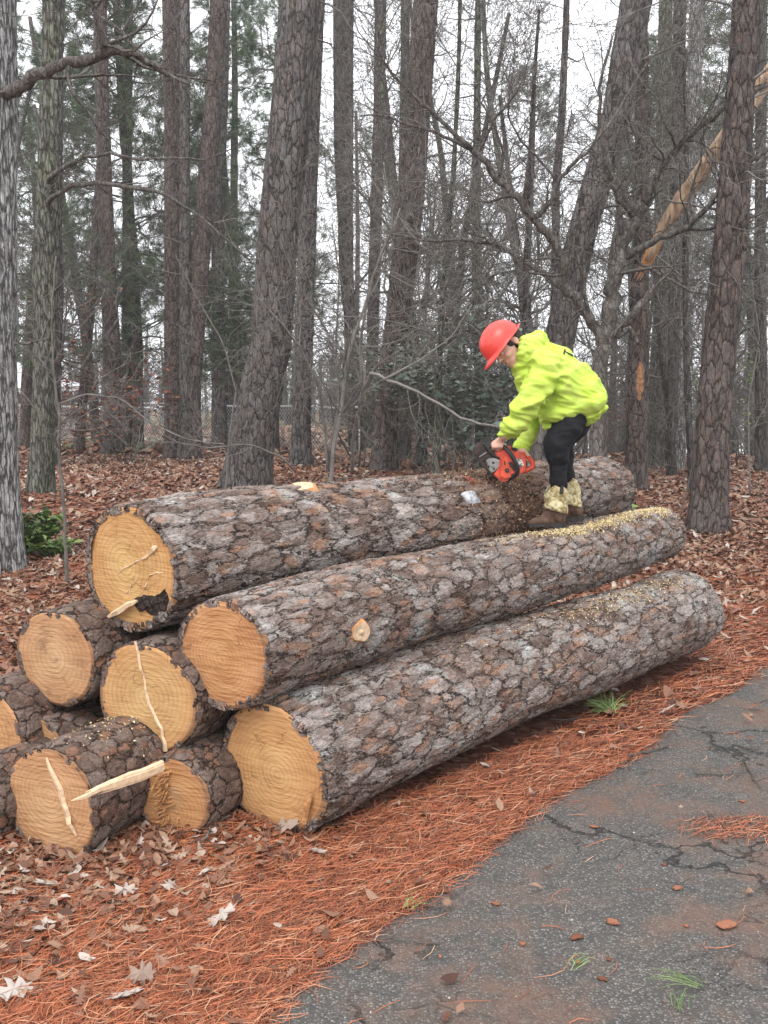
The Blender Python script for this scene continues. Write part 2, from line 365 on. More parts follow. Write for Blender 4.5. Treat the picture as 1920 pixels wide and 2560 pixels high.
# ------------------------------------------------------------------ logs
AX0 = 41.0
LOGI = {}
def make_log(key, label, near, rn, rf, L, ang, m, faceargs, z1=None, cutyaw=0, res=.0085, seed=0, crook=.015, facepts=None, lump=.035):
    """near: world centre of the near cut"""
    rg = random.Random(seed); a = math.radians(ang); near = np.array(near, float)
    far = near+np.array([math.sin(a)*L, math.cos(a)*L, (z1-near[2]) if z1 is not None else 0])
    d = Vector(far-near); L = d.length; d.normalize()
    xa = Vector((0, 0, 1)).cross(d).normalized(); ya = d.cross(xa)
    R = Matrix((xa, ya, d)).transposed().to_4x4()      # local x = left-ish horizontal, y = up, z = along
    t = thing('log', label, 'log', tuple(near), 'felled pine logs piled beside the road')
    t.matrix_world = Matrix.Translation(near)@R
    ph = [rg.uniform(0, 6.28) for _ in range(8)]
    def rad(th, z):
        r = rn+(rf-rn)*z/L
        r = r*(1+lump*np.sin(2*th+ph[0])+lump*.6*np.sin(3*th+ph[1]+z*.4)+lump*.3*np.sin(5*th+ph[2]+z*.7)) + .008*np.sin(z*2.3+ph[3]+th)+.006*np.sin(z*5.1+ph[4]-2*th)
        return r
    def cen(z):
        return crook*np.sin(z*1.3+ph[5])-crook*np.sin(ph[5]), crook*np.sin(z*1.1+ph[6])-crook*np.sin(ph[6])
    nz = int(L/res); nt = int(2*math.pi*rn/res)
    th = np.linspace(0, 2*math.pi, nt, endpoint=False); zz = np.linspace(0, L, nz)
    TH, ZZ = np.meshgrid(th, zz)
    Rr = rad(TH, ZZ); cx, cy = cen(ZZ)
    ty = -math.tan(math.radians(cutyaw))
    rim = .012*np.sin(7*TH+ph[0])*.3
    Xl = np.cos(TH)*Rr+cx; Yl = np.sin(TH)*Rr+cy
    sk = np.clip(1-ZZ/.9, 0, 1)        # cut plane obliqueness, blended out along the log
    Zl = ZZ+Xl*ty*sk+rim*sk
    Vv = [np.stack([Xl, Yl, Zl], -1).reshape(-1, 3)]
    idx = np.arange(nz*nt).reshape(nz, nt)
    Fs = [np.stack([idx[:-1], np.roll(idx, -1, 1)[:-1], np.roll(idx, -1, 1)[1:], idx[1:]], -1).reshape(-1, 4)]
    off = nz*nt
    for end, row in ((0, 0), (1, nz-1)):               # bark rim turned inwards
        pr = idx[row]
        for q in (.998, .93):
            X2 = (Xl[row]-cx[row])*q+cx[row]; Y2 = (Yl[row]-cy[row])*q+cy[row]
            Vv.append(np.stack([X2, Y2, Zl[row]+(.004 if q < .95 else 0)*(1 if end == 0 else -1)], -1)); ci = np.arange(nt)+off; off += nt
            f = np.stack([pr, ci, np.roll(ci, -1), np.roll(pr, -1)], -1)
            Fs.append(f if end == 0 else f[:, ::-1]); pr = ci
    bk = mesh('bark', np.concatenate(Vv), Fs, m, t)
    # cut faces
    for end, row in ((0, 0), (1, nz-1)):
        rings = 14; VF = [[cx[row][0], cy[row][0], 0]]; FF = []
        tt = th[::3] if nt > 90 else th; nn = len(tt)
        for q in range(1, rings+1):
            s_ = min(q, rings-1)/(rings-1)*1.026
            rr_ = rad(tt, zz[row])*s_
            X2 = np.cos(tt)*rr_+cx[row][0]; Y2 = np.sin(tt)*rr_+cy[row][0]
            Z2 = X2*ty*(1-end)+zz[row]+(-.013 if end == 0 else .013)*(1 if q < rings else -2.)+.0015*np.sin(X2*30+Y2*17)
            VF += list(np.stack([X2, Y2, Z2], -1))
        VF[0][2] = zz[row]+(-.013 if end == 0 else .013)
        for j in range(nn):
            f = (0, 1+(j+1) % nn, 1+j); FF.append(f if end == 0 else f[::-1])
        for q in range(1, rings):
            b0 = 1+(q-1)*nn; b1 = 1+q*nn
            for j in range(nn):
                f = (b0+j, b0+(j+1) % nn, b1+(j+1) % nn, b1+j); FF.append(f if end == 0 else f[::-1])
        mesh('cut_face', VF, FF, wood('end_grain_'+key, r=rn*.985, seed=seed, **faceargs) if end == 0 else M['orange_wood'], t)
    LOGI[key] = dict(t=t, rad=rad, cen=cen, near=near, L=L, R=R, ty=ty)
    return t
def log_local(key, x, y, z): return Vector((x, y, z))
def on_log(key, th, z, out=0.0):
    """local coordinates on the bark surface; th=90deg is up"""
    g_ = LOGI[key]; a = math.radians(th); r = float(g_['rad'](np.array(a), np.array(z)))+out; cx, cy = g_['cen'](z)
    return Vector((math.cos(a)*r+cx, math.sin(a)*r+cy, z))
def log_world(key, v): return LOGI[key]['t'].matrix_world@Vector(v)

def nearpt(u, v, z): return PZ(u, v, z)
make_log('front', 'longest low pine log at the front of the pile, along the orange straw', nearpt(684, 1918, .268), .274, .252, 3.66, 41.3, M['logbark'],
         dict(pith=(-.03, -.02), freq=105, core=(.66, .42, .17), mid=(.62, .35, .13), saw=.55, sang=.5), cutyaw=6, seed=3, z1=.36, res=.0085)
make_log('middle', 'pine log with reddish cut end and a knot, the one the worker stands on', nearpt(560, 1633, .745), .232, .172, 3.9, 40.3, M['logbark'],
         dict(pith=(.0, -.02), freq=120, core=(.58, .31, .12), mid=(.55, .26, .10), rim=(.45, .19, .08), saw=.95, sang=-.15), cutyaw=6, seed=8, z1=.83, res=.0085)
make_log('top', 'thick pine log on top at the back of the pile, being cut by the chainsaw', nearpt(330, 1423, 1.04), .283, .222, 4.1, 40.8, M['logbark_big'],
         dict(pith=(.03, .02), freq=85, core=(.66, .45, .16), mid=(.60, .36, .13), rim=(.52, .24, .07), saw=.5, sang=.7), cutyaw=3, seed=13, z1=1.10, res=.009, lump=.045)
make_log('mid_under', 'pine log under the top log with a long pale crack down its oval end', nearpt(372, 1742, .525), .24, .18, 4.0, 30, M['logbark_low'],
         dict(pith=(.0, .0), freq=95, core=(.56, .38, .16), mid=(.55, .34, .13), rim=(.50, .24, .08), saw=.4, sang=.2), cutyaw=4, seed=21, res=.013)
make_log('left_upper', 'smaller pine log with brown stains, left of the top log', nearpt(141, 1642, .65), .208, .18, 4.2, 31, M['logbark_low'],
         dict(pith=(.01, .0), freq=90, core=(.52, .34, .19), mid=(.48, .27, .14), rim=(.45, .22, .11), saw=.45, stain=.65, sang=.1), cutyaw=5, seed=31, res=.012)
make_log('left_bottom', 'bottom pine log with a raised pale split line down its cut end', nearpt(128, 2012, .195), .222, .19, 3.8, 25, M['logbark_low'],
         dict(pith=(.0, .05), freq=110, core=(.56, .35, .19), mid=(.54, .31, .16), rim=(.46, .22, .11), saw=.7, sang=.35), cutyaw=0, seed=41, res=.0125)
make_log('small_bottom', 'smallest pine log with torn splintered end, wedged low between two bigger cut ends', nearpt(430, 1992, .155), .166, .13, 3.3, 27, M['logbark_low'],
         dict(pith=(-.03, -.05), freq=120, core=(.42, .31, .19), mid=(.55, .27, .10), rim=(.42, .16, .06), saw=.8, sang=1.1), cutyaw=6, seed=51, res=.011)
make_log('far_left', 'pine log cut off by the left picture edge, second row of the pile', nearpt(-33, 1836, .32), .22, .2, 4.0, 28, M['logbark_low'],
         dict(pith=(.0, .0), freq=90, core=(.56, .33, .16), mid=(.54, .29, .12), rim=(.46, .2, .09), saw=.5, sang=.1), cutyaw=0, seed=61, res=.013)
make_log('far_left_bottom', 'lowest pine log at the left picture edge, mostly hidden below its neighbour', nearpt(-76, 2025, .14), .17, .17, 3.8, 30, M['logbark_low'],
         dict(pith=(.0, .0), freq=90, core=(.50, .28, .12), mid=(.48, .24, .09), rim=(.42, .17, .07), saw=.5), cutyaw=0, seed=71, res=.014)
make_log('behind', 'pine log whose pale cut end peeps out behind the split-lined bottom log', nearpt(88, 1995, .19)+np.array([-.10, .42, 0]), .19, .19, 3.2, 36, M['logbark_low'],
         dict(pith=(.0, .0), freq=90, core=(.60, .40, .20), mid=(.58, .36, .17), rim=(.46, .22, .1), saw=.5), cutyaw=0, seed=81, res=.014)

# knots, splinters, cracks on the logs
def strip(name, parent, pts, w, h, m, jag=.2, seed=0):
    """ragged raised sliver of wood following pts (local)"""
    rg = random.Random(seed); t = Tubes(); n = len(pts)
    t.add([Vector(p) for p in pts], [w*(1+rg.uniform(-jag, jag))*(1 if 0 < i < n-1 else .3) for i in range(n)], 6, rg.random())
    return t.build(name, m, parent, smooth=False)
def dens(pts, n, jit, seed=0):
    rg = random.Random(seed); P = [np.array(p, float) for p in pts]; out = []
    seg = [np.linalg.norm(b-a) for a, b in zip(P[:-1], P[1:])]; tot = sum(seg)
    for i in range(n+1):
        s = tot*i/n; k_ = 0
        while k_ < len(seg)-1 and s > seg[k_]: s -= seg[k_]; k_ += 1
        q = P[k_]+(P[k_+1]-P[k_])*(s/max(seg[k_], 1e-6)); out.append(q+np.array([rg.gauss(0, jit) for _ in range(3)])*(0 < i < n))
    return out
def face_pt(key, x, y, out=.008):
    out += .008       # x to the image right, y up, metres on the near cut
    g_ = LOGI[key]; X = -x; return (X, y, X*g_['ty']-out)
def knot(key, th, z, r, tilt, label=None, sx=1.0, hs=1.0):
    g_ = LOGI[key]; p = on_log(key, th, z, .012); a = math.radians(th)
    nrm = Vector((math.cos(a), math.sin(a), tilt)).normalized()
    q = nrm.to_track_quat('Z', 'Y').to_matrix().to_4x4(); mw = Matrix.Translation(p)@q
    V = []; F_ = []; n = 28; rg = random.Random(int(z*100))
    ph = rg.random()*6
    prof = [(1.45, -.03), (1.2, .004), (1.08, .018*hs), (.96, .021*hs)]
    for pr, hz in prof:
        for j in range(n):
            A = 2*math.pi*j/n; rr_ = r*pr*(1+.07*math.sin(3*A+ph)+.04*math.sin(5*A)); V.append(mw@Vector((rr_*math.cos(A)*sx, rr_*math.sin(A), hz)))
    for i_ in range(3):
        for j in range(n): F_.append((i_*n+j, i_*n+(j+1) % n, (i_+1)*n+(j+1) % n, (i_+1)*n+j))
    st_ = mesh('knot_stub', V, F_, M['orange_wood'], g_['t'])
    V = [mw@Vector((0, 0, .024*hs+.001))]; F_ = []
    for q_, z_ in ((.25, .024*hs+.001), (.3, .019*hs+.001), (.6, .023*hs+.001), (.97, .022*hs+.001)):
        for j in range(n):
            A = 2*math.pi*j/n; rr_ = r*q_*(1+.07*math.sin(3*A+ph)+.04*math.sin(5*A)); V.append(mw@Vector((rr_*math.cos(A)*sx, rr_*math.sin(A), z_)))
    for j in range(n): F_.append((0, 1+j, 1+(j+1) % n))
    for i_ in range(3):
        for j in range(n): F_.append((1+i_*n+j, 1+(i_+1)*n+j, 1+(i_+1)*n+(j+1) % n, 1+i_*n+(j+1) % n))
    kf = mesh('knot_face', V, F_, M['knotface'], g_['t']); kf.parent = st_
M['knotface'] = plain('knot_face', (.56, .40, .26), .7, .2, .35, 35, .003)
knot('middle', 178, .56, .052, -.1, sx=.8)
knot('top', 98, 1.0, .088, -.12, sx=.7, hs=.4)
T = Tubes(); T.add(dens([face_pt('mid_under', -.05, .24), face_pt('mid_under', -.015, .10), face_pt('mid_under', .01, -.02), face_pt('mid_under', .075, -.12), face_pt('mid_under', .095, -.22)], 16, .003, 1), [.006, .006, .007, .006, .006, .005, .005, .006, .007, .008, .007, .008, .009, .008, .007, .01, .012], 5, .5)
T.build('crack', M['fresh'], LOGI['mid_under']['t'], smooth=False)
T = Tubes(); T.add(dens([face_pt('left_bottom', .0, .20), face_pt('left_bottom', .05, .10), face_pt('left_bottom', .10, -.03), face_pt('left_bottom', .135, -.10)], 12, .003, 2), [.004, .007, .01, .011, .012, .012, .013, .012, .012, .012, .01, .008, .004], 5, .5)
T.build('split_line', M['fresh'], LOGI['left_bottom']['t'], smooth=False)
T = Tubes(); T.add(dens([face_pt('top', -.09, -.03, .004), face_pt('top', .02, .03, .005), face_pt('top', .10, .062, .006), face_pt('top', .19, .12, .006)], 14, .002, 3), [.001, .002, .003, .003, .0035, .003, .004, .004, .003, .005, .006, .007, .012, .015, .006], 5, .5)
T.add(dens([face_pt('top', -.10, -.20, .004), face_pt('top', -.02, -.11, .004), face_pt('top', .06, -.02, .004), face_pt('top', .14, .05, .004)], 14, .003, 4), .0025, 4, .3); T.add(dens([face_pt('top', .09, -.08, .004), face_pt('top', .13, -.01, .004), face_pt('top', .22, .01, .004)], 8, .003, 5), .0028, 4, .8)
T.add(dens([face_pt('top', -.16, -.235, .02), face_pt('top', -.05, -.19, .03), face_pt('top', .06, -.13, .02)], 8, .003, 5), [.003, .008, .013, .015, .016, .016, .014, .012, .006], 5, .5)
T.build('splinter', M['fresh'], LOGI['top']['t'], smooth=False)
# bark flap at the lower right of the top log's face
def ragged(name, m, parent, pts, thick, seed=0, jit=.004):
    """solid ragged plate from an outline in local coords (list of xyz), extruded along -z"""
    rg = random.Random(seed); n = len(pts); V = []
    P = [np.array(p)+np.array([rg.gauss(0, jit), rg.gauss(0, jit), 0]) for p in pts]
    c = sum(P)/n
    V += [tuple(p) for p in P]+[tuple(p+np.array([rg.gauss(0, jit), rg.gauss(0, jit), thick])) for p in P]+[tuple(c+np.array([0, 0, -.012])), tuple(c+np.array([0, 0, thick]))]
    F_ = [(i, n+i, n+(i+1) % n, (i+1) % n) for i in range(n)]+[((i+1) % n, 2*n, i) for i in range(n)]+[(n+i, 2*n+1, n+(i+1) % n) for i in range(n)]
    return mesh(name, V, F_, m, parent, smooth=False)
fl = dens([face_pt('top', .035, -.125, .012), face_pt('top', .10, -.10, .012), face_pt('top', .17, -.10, .012), face_pt('top', .235, -.05, .01), face_pt('top', .25, -.12, .01), face_pt('top', .20, -.20, .01), face_pt('top', .12, -.175, .012), face_pt('top', .06, -.18, .012), face_pt('top', .03, -.16, .012)], 26, .003, 6)
ragged('bark_flap', bark('bark_flap', 25, 25, [(.03, .02, .016), (.05, .035, .03), (.07, .05, .04), (.09, .065, .055), (.12, .07, .05)], (.01, .008, .007)), LOGI['top']['t'], fl, .06, 7)
# torn ridge + long splinter of the small log
rg = random.Random(9); T = Tubes()
for i in range(90):
    y = rg.uniform(-.13, .14); x = -.02+rg.gauss(0, .018)+.03*(-y); ln_ = rg.uniform(.01, .045)
    p = np.array(face_pt('small_bottom', x, y, .002)); q = p+np.array([rg.uniform(-.02, .04), rg.uniform(-.015, .012), -ln_])
    T.add([p, (p+q)/2+np.array([0, .003, 0]), q], [.006, .005, .0015], 5, rg.random())
T.build('torn_ridge', M['orange_wood'], LOGI['small_bottom']['t'], smooth=False)
gg = LOGI['small_bottom']['t'].matrix_world.inverted()
T = Tubes()
a0 = np.array(gg@Vector(PY(405, 1915, PZ(402, 1915, .30)[1]-.09))); 
tip = np.array(gg@Vector(PY(178, 2002, LOGI['left_bottom']['near'][1]-.26)))
for k_, (o1, o2, r_) in enumerate([((0, 0, 0), (0, 0, 0), .020), ((0, .012, .004), (.0, .012, .0), .013), ((0, -.014, 0), (.0, -.016, 0), .013)]):
    A = a0+np.array(o1); B_ = tip+np.array(o2)
    if k_: B_ = A+(B_-A)*(.72 if k_ == 2 else .86)
    T.add(dens([A, B_], 7, .0025, k_), [r_, r_*1.05, r_, r_*.95, r_*.9, r_*.7, r_*.45, r_*.1], 5, .4)
T.build('long_splinter', M['fresh'], LOGI['small_bottom']['t'], smooth=False)
T = Tubes(); p = np.array(face_pt('front', .215, -.11, .0))
T.add(dens([p+np.array([-.01, .05, -.02]), p+np.array([.0, .0, -.03]), p+np.array([.03, -.09, -.03])], 6, .004, 3), [.006, .013, .014, .013, .012, .012, .009], 6, .2)
T.build('loose_sliver', M['orange_wood'], LOGI['front']['t'], smooth=False)
# cut notch (kerf) in the top log
k = NT('raw_cut_bark'); v = k.coord(); n = k.noise(v, 18, 6, .7)
k.bump(n, .03); M['rawcut'] = k.fin(k.ramp(n, [(.3, (.05, .022, .014)), (.5, (.17, .07, .04)), (.7, (.30, .15, .085))]), .95, .1)
def blob_on(key, name, m, th0, th1, z0, z1, depth, seed, n=26, out=.02):
    """a lumpy shell patch fitted on a log surface: negative depth digs look (rim high, middle low)"""
    rg = np.random.default_rng(seed); V = []; 
    for i in range(n):
        for j in range(n):
            a = i/(n-1); b = j/(n-1); e = min(a, 1-a, b, 1-b)*2
            rr = math.hypot(a-.5, b-.5)*2
            if rr > 1: a = .5+(a-.5)/rr; b = .5+(b-.5)/rr; rr = 1.0
            o = out*(1-rr**2)*1.0+depth*math.exp(-((b-.62)/.12)**2)*(1-rr)-(.03 if rr > .97 else 0)+rg.normal(0, .006)*(rr < .97)
            V.append(on_log(key, th0+(th1-th0)*a, z0+(z1-z0)*b, o+.012))
    F_ = [(i*n+j, i*n+j+1, (i+1)*n+j+1, (i+1)*n+j) for i in range(n-1) for j in range(n-1)]
    return mesh(name, V, F_, m, LOGI[key]['t'], smooth=False)
blob_on('top', 'saw_cut', M['rawcut'], 86, 146, 2.14, 2.52, -.05, 5, 34, .012)
# small pale patch on the top log
p = [on_log('top', a_, z_, .042) for a_, z_ in ((141, 2.06), (141, 2.19), (161, 2.19), (161, 2.06))]
c0 = sum(p, Vector())/4; V = []; n = 24
for s_, o_ in ((.96, -.03), (.94, -.004), (.86, -.001), (.0, -.001)):
    for j in range(n):
        A = 2*math.pi*j/n; ca, sa = math.cos(A), math.sin(A); q_ = 6.0
        ux = abs(ca)**(2/q_)*(1 if ca > 0 else -1); uy = abs(sa)**(2/q_)*(1 if sa > 0 else -1)
        P_ = c0+((p[1]-p[0])*ux*.5+(p[3]-p[0])*uy*.5)*.86*s_; g_ = LOGI['top']; nn_ = Vector((P_.x, P_.y, 0)).normalized()
        V.append(P_+nn_*o_)
F_ = [(i*n+j, i*n+(j+1) % n, (i+1)*n+(j+1) % n, (i+1)*n+j) for i in range(3) for j in range(n)]
F_ = [f for f in F_]
k = NT('pale_patch'); v = k.coord(); nz = k.noise(v, 34, 4, .6); M['patch'] = k.fin(k.ramp(nz, [(.40, (.20, .21, .22)), (.52, (.42, .43, .45)), (.7, (.50, .51, .53))]), .5, .4)
mesh('pale_patch', V, F_, M['patch'], LOGI['top']['t'])
V = [on_log('top', a_, z_, .045) for a_, z_ in ((120, 2.205), (120, 2.213), (131, 2.222), (131, 2.214))]
mesh('paint_mark', V+[q*1.01 for q in V], [(0, 1, 2, 3), (4, 7, 6, 5)], plain('red_paint', (.38, .05, .035), .7), LOGI['top']['t'])

def scatter_flakes(name, m, pts, nrm, size, seed, label, cat, flat=.3):
    rg = np.random.default_rng(seed); n = len(pts); P = np.array([tuple(p) for p in pts])
    d1 = rg.normal(size=(n, 3)); d2 = rg.normal(size=(n, 3)); N_ = np.array(nrm)
    if flat < 1:
        d1 -= (1-flat)*(d1*N_).sum(1, keepdims=True)*N_; d2 -= (1-flat)*(d2*N_).sum(1, keepdims=True)*N_
    d1 /= np.linalg.norm(d1, axis=1, keepdims=True); d2 /= np.linalg.norm(d2, axis=1, keepdims=True)
    sz = size*rg.uniform(.5, 1.6, (n, 1))
    V = np.stack([P-d1*sz, P+d2*sz*.5, P+d1*sz, P-d2*sz*.5], 1).reshape(-1, 3)
    F_ = np.arange(n*4).reshape(n, 4)
    o = mesh(name, V, [F_], m, None, False, rg.random(n)); tag(o, label, cat, kind='stuff'); return o
rg = random.Random(4); pts = []; nr = []
for i in range(11000):
    t_ = rg.random()
    if t_ < .12: key, z, th = 'middle', rg.gauss(2.62, .14), rg.gauss(118, 9)
    elif t_ < .3: key, z, th = 'middle', rg.gauss(3.02, .16), rg.gauss(112, 7)
    elif t_ < .65: key, z, th = 'middle', rg.gauss(3.75, .33), rg.gauss(106, 11)
    elif t_ < .74: key, z, th = 'middle', rg.gauss(2.4, .3), rg.gauss(100, 10)
    elif t_ < .97: key, z, th = 'front', rg.gauss(2.75, .55), rg.gauss(108, 12)
    else: key, z, th = 'left_bottom', rg.gauss(.45, .2), rg.gauss(95, 18)
    if z < .05 or z > LOGI[key]['L']-.05: continue
    if rg.random() < .35 and key == 'front': continue
    p = on_log(key, th, z, rg.uniform(.012, .026)); pts.append(log_world(key, p)); nr.append(tuple((LOGI[key]['t'].matrix_world.to_3x3()@Vector((p.x, p.y, 0))).normalized()))
scatter_flakes('sawdust', M['sawdust'], pts, nr, .0052, 3, 'pale yellow sawdust sprinkled over the tops of the logs', 'sawdust')
pts = []; nr = []
for i in range(4200):
    z = rg.gauss(2.6, .3); th = rg.uniform(95, 205)
    p = on_log('top', th, z, .012+abs(rg.gauss(0, .03))); pts.append(log_world('top', p)); nr.append((0, 0, 1))
sawp = Vector(PY(1268, 1185, 6.85))
for i in range(1500):
    s_ = abs(rg.gauss(0, .22)); a_ = rg.uniform(-.6, 1.0)
    p = sawp+Vector((math.sin(a_)*s_*.9+.03, rg.gauss(-.06, .05), -s_*.75)); pts.append(p); nr.append((0, 0, 1))
scatter_flakes('wood_chips', M['chips'], pts, nr, .006, 6, 'brown wood chips flying from the saw and clinging to the top log', 'wood chips', flat=1)

# ------------------------------------------------------------------ ground litter
def on_road(x, y): return edge_x(y)-x
LG = []
for kx, gi in LOGI.items():
    a_ = np.array(gi['near'])[:2]; b_ = np.array(log_world(kx, (0, 0, gi['L'])))[:2]; LG.append((a_, b_, float(gi['rad'](np.array(0.), np.array(1.))), gi['near'][2]))
def under_logs(P):
    m_ = np.zeros(len(P), bool)
    for a_, b_, r_, z_ in LG:
        if z_ > .4: continue
        d = b_-a_; t_ = np.clip(((P-a_)@d)/(d@d), 0, 1); dist = np.linalg.norm(P-a_-t_[:, None]*d, axis=1)
        m_ |= (dist < r_*.75)&(t_ > .0)&(t_ < 1)
    return m_
def in_view(P, mar=.35):
    return (np.abs(P[:, 0]) < P[:, 1]*.343+mar)
def field_needles(P):
    """density of pine straw 0..1"""
    d = edge_x(P[:, 1])-P[:, 0]
    n = .5+.5*np.sin(P[:, 0]*2.1+1)*np.sin(P[:, 1]*1.7+2)
    left = ss(1.1, 2.3, d)*ss(6.5, 3, P[:, 1])
    return np.clip(1-.72*ss(.9, 2.0, d)+.15*n-.1*left, .15, 1)
def needles(name, N, ylo, yhi, wid, ln_, seed, label):
    r_ = np.random.default_rng(seed); y = np.sqrt(r_.uniform(ylo**2, yhi**2, N)); x = r_.uniform(-1, 1, N)*(y*.343+.4)
    P = np.stack([x, y], 1); d = on_road(x, y)
    # ragged straw over the asphalt border, plus wisps further out
    fr = r_.random(N)
    keep = ((d > 0)&(fr < field_needles(P)))|((d <= 0)&(d > -.10)&(fr < np.exp(d/.035)))|((d < -.10)&(fr < .0035))
    pc = PZ(1860, 2075, 0); patch = ((x-pc[0])**2/.055+(y-pc[1])**2/.012 < 1+r_.normal(0, .4, N))
    keep |= patch&(fr < .35)
    keep &= ~under_logs(P); P = P[keep]; d = d[keep]; n = len(P)
    th = r_.uniform(0, math.pi, n)*.8+r_.normal(.2, .45, n); L = ln_*r_.uniform(.55, 1.25, n); cur = r_.normal(0, .25, n)
    hz = np.abs(r_.normal(0, .012, n))*np.clip(d/.3+.4, .25, 1)+.004; tilt = r_.normal(0, .10, n)*np.clip(d/.4+.2, .1, 1)
    K = 4; V = np.zeros((n, K, 2, 3)); W = wid*r_.uniform(.7, 1.3, n)
    for i in range(K):
        s = i/(K-1)-.5; a = th+cur*s*2
        cx = P[:, 0]+np.cos(a)*s*L; cy = P[:, 1]+np.sin(a)*s*L; cz = hz+s*L*tilt-.35*np.abs(cur)*s*s*L
        w_ = W*(1 if 0 < i < K-1 else .5)
        for j, sg in enumerate((-.5, .5)):
            V[:, i, j, 0] = cx-np.sin(a)*w_*sg; V[:, i, j, 1] = cy+np.cos(a)*w_*sg; V[:, i, j, 2] = cz+w_*sg*.5
    zg = gz(V[..., 0], V[..., 1]); zg = np.maximum(zg, np.where(on_road(V[..., 0], V[..., 1]) < 0, gbase(V[..., 0], V[..., 1])+.007, -9))
    V[..., 2] = np.maximum(V[..., 2]+zg, zg+.002)
    i0 = np.arange(n*K*2).reshape(n, K, 2)
    F_ = np.stack([i0[:, :-1, 0], i0[:, 1:, 0], i0[:, 1:, 1], i0[:, :-1, 1]], -1).reshape(-1, 4)
    base = np.clip(r_.normal(.52, .27, n), 0, 1)
    o = mesh(name, V.reshape(-1, 3), [F_], M['needles'], None, False, np.repeat(base, K-1)); tag(o, label, 'pine straw', kind='stuff')
needles('pine_straw', 130000, 2.6, 5.6, .0021, .13, 1, 'orange pine straw heaped along the near edge of the asphalt')
needles('pine_straw', 90000, 5.6, 10.5, .0030, .15, 2, 'orange pine straw strip beyond the log pile by the road')
needles('pine_straw', 50000, 10.5, 20, .007, .2, 3, 'red brown pine straw between the trees behind the logs')

def leaf_verts(kind, r_):
    if kind == 0:   # simple pointed leaf, folded
        o = [(-.5, 0), (-.2, .2), (.15, .22), (.5, 0), (.15, -.22), (-.2, -.2)]
    elif kind == 1: # lobed oak
        o = [(-.62, 0), (-.4, .05), (-.32, .24), (-.2, .08), (-.05, .34), (.08, .1), (.24, .34), (.3, .1), (.5, .14), (.55, 0), (.5, -.14), (.3, -.1), (.24, -.34), (.08, -.1), (-.05, -.34), (-.2, -.08), (-.32, -.24), (-.4, -.05)]
    else:
        o = [(-.5, 0), (-.25, .12), (0, .3), (.3, .22), (.5, .05), (.4, -.15), (.1, -.3), (-.2, -.18)]
    return np.array(o)
def leaves(name, N, ylo, yhi, size, seed, label, m='leaves', dens_f=None, kinds=(0, 1, 2), lift=.03, lo=0., hi=1., xr=None):
    r_ = np.random.default_rng(seed); y = np.sqrt(r_.uniform(ylo**2, yhi**2, N)); x = r_.uniform(-1, 1, N)*(y*.343+.6)
    P = np.stack([x, y], 1); keep = ~under_logs(P)
    if dens_f is not None: keep &= r_.random(N) < dens_f(P)
    P = P[keep]; n = len(P); VV = []; FF = []; RR = []; off = 0; kd = r_.integers(0, len(kinds), n)
    for ki, kind in enumerate(kinds):
        Q = P[kd == ki]; n_ = len(Q)
        if not n_: continue
        O = leaf_verts(kind, r_); k_ = len(O)
        O = np.vstack([[0, 0], O]); S = size*r_.uniform(.55, 1.35, n_); az = r_.uniform(0, 6.28, n_); fold = r_.normal(0, .35, n_); curl = r_.normal(.2, .5, n_)
        tx = r_.normal(0, .28, n_); ty = r_.normal(0, .28, n_); asp = r_.uniform(.7, 1.15, n_)
        X = O[None, :, 0]*S[:, None]; Y = O[None, :, 1]*(S*asp)[:, None]; Z = np.abs(Y)*fold[:, None]+curl[:, None]*(O[None, :, 0]**2)*S[:, None]+X*tx[:, None]+Y*ty[:, None]
        ca, sa = np.cos(az)[:, None], np.sin(az)[:, None]
        V = np.stack([X*ca-Y*sa+Q[:, :1], X*sa+Y*ca+Q[:, 1:], Z], -1)
        zg = gz(Q[:, 0], Q[:, 1]); zg = np.where(on_road(Q[:, 0], Q[:, 1]) < 0, gbase(Q[:, 0], Q[:, 1])+.008, zg)
        mn = V[..., 2].min(1); V[..., 2] += (zg-mn*.55+r_.uniform(.002, lift, n_))[:, None]
        V[..., 2] = np.maximum(V[..., 2], zg[:, None]+.001)
        idx = np.arange(n_*(k_+1)).reshape(n_, k_+1)+off
        f = np.stack([np.repeat(idx[:, :1], k_, 1), idx[:, 1:], np.roll(idx[:, 1:], -1, 1)], -1).reshape(-1, 3)
        VV.append(V.reshape(-1, 3)); FF.append(f); RR.append(np.repeat(np.clip(r_.normal((lo+hi)/2, (hi-lo)/3.2, n_), 0, 1), k_)); off += n_*(k_+1)
    o = mesh(name, np.concatenate(VV), FF, M[m], None, False, np.concatenate(RR)); tag(o, label, 'fallen leaves', kind='stuff')
def dl_near(P):
    d = on_road(P[:, 0], P[:, 1]); return np.where(d < 0, .002, np.clip(.03+.97*ss(.45, 1.6, d), 0, 1))
def dl_mid(P):
    d = on_road(P[:, 0], P[:, 1]); return np.where(d < 0, .02, np.clip(.1+.9*ss(.25, 1.5, d), 0, 1))
leaves('fallen_leaves', 27000, 2.8, 5.6, .052, 11, 'brown curled leaves among the straw in front of the logs', dens_f=dl_near, hi=.95, lo=.15, kinds=(0, 2, 2, 1))
leaves('fallen_leaves', 24000, 5.6, 12, .07, 12, 'brown leaves on the ground around and just behind the log pile', dens_f=dl_mid, hi=1.0, lo=.15)
leaves('fallen_leaves', 34000, 12, 26, .10, 13, 'carpet of reddish brown leaves under the trees', kinds=(0, 2), hi=1., lo=.15)
leaves('fallen_leaves', 12000, 26, 60, .3, 14, 'far carpet of brown leaves rising toward the fence', kinds=(0, 2), lift=.05, hi=1., lo=.3)
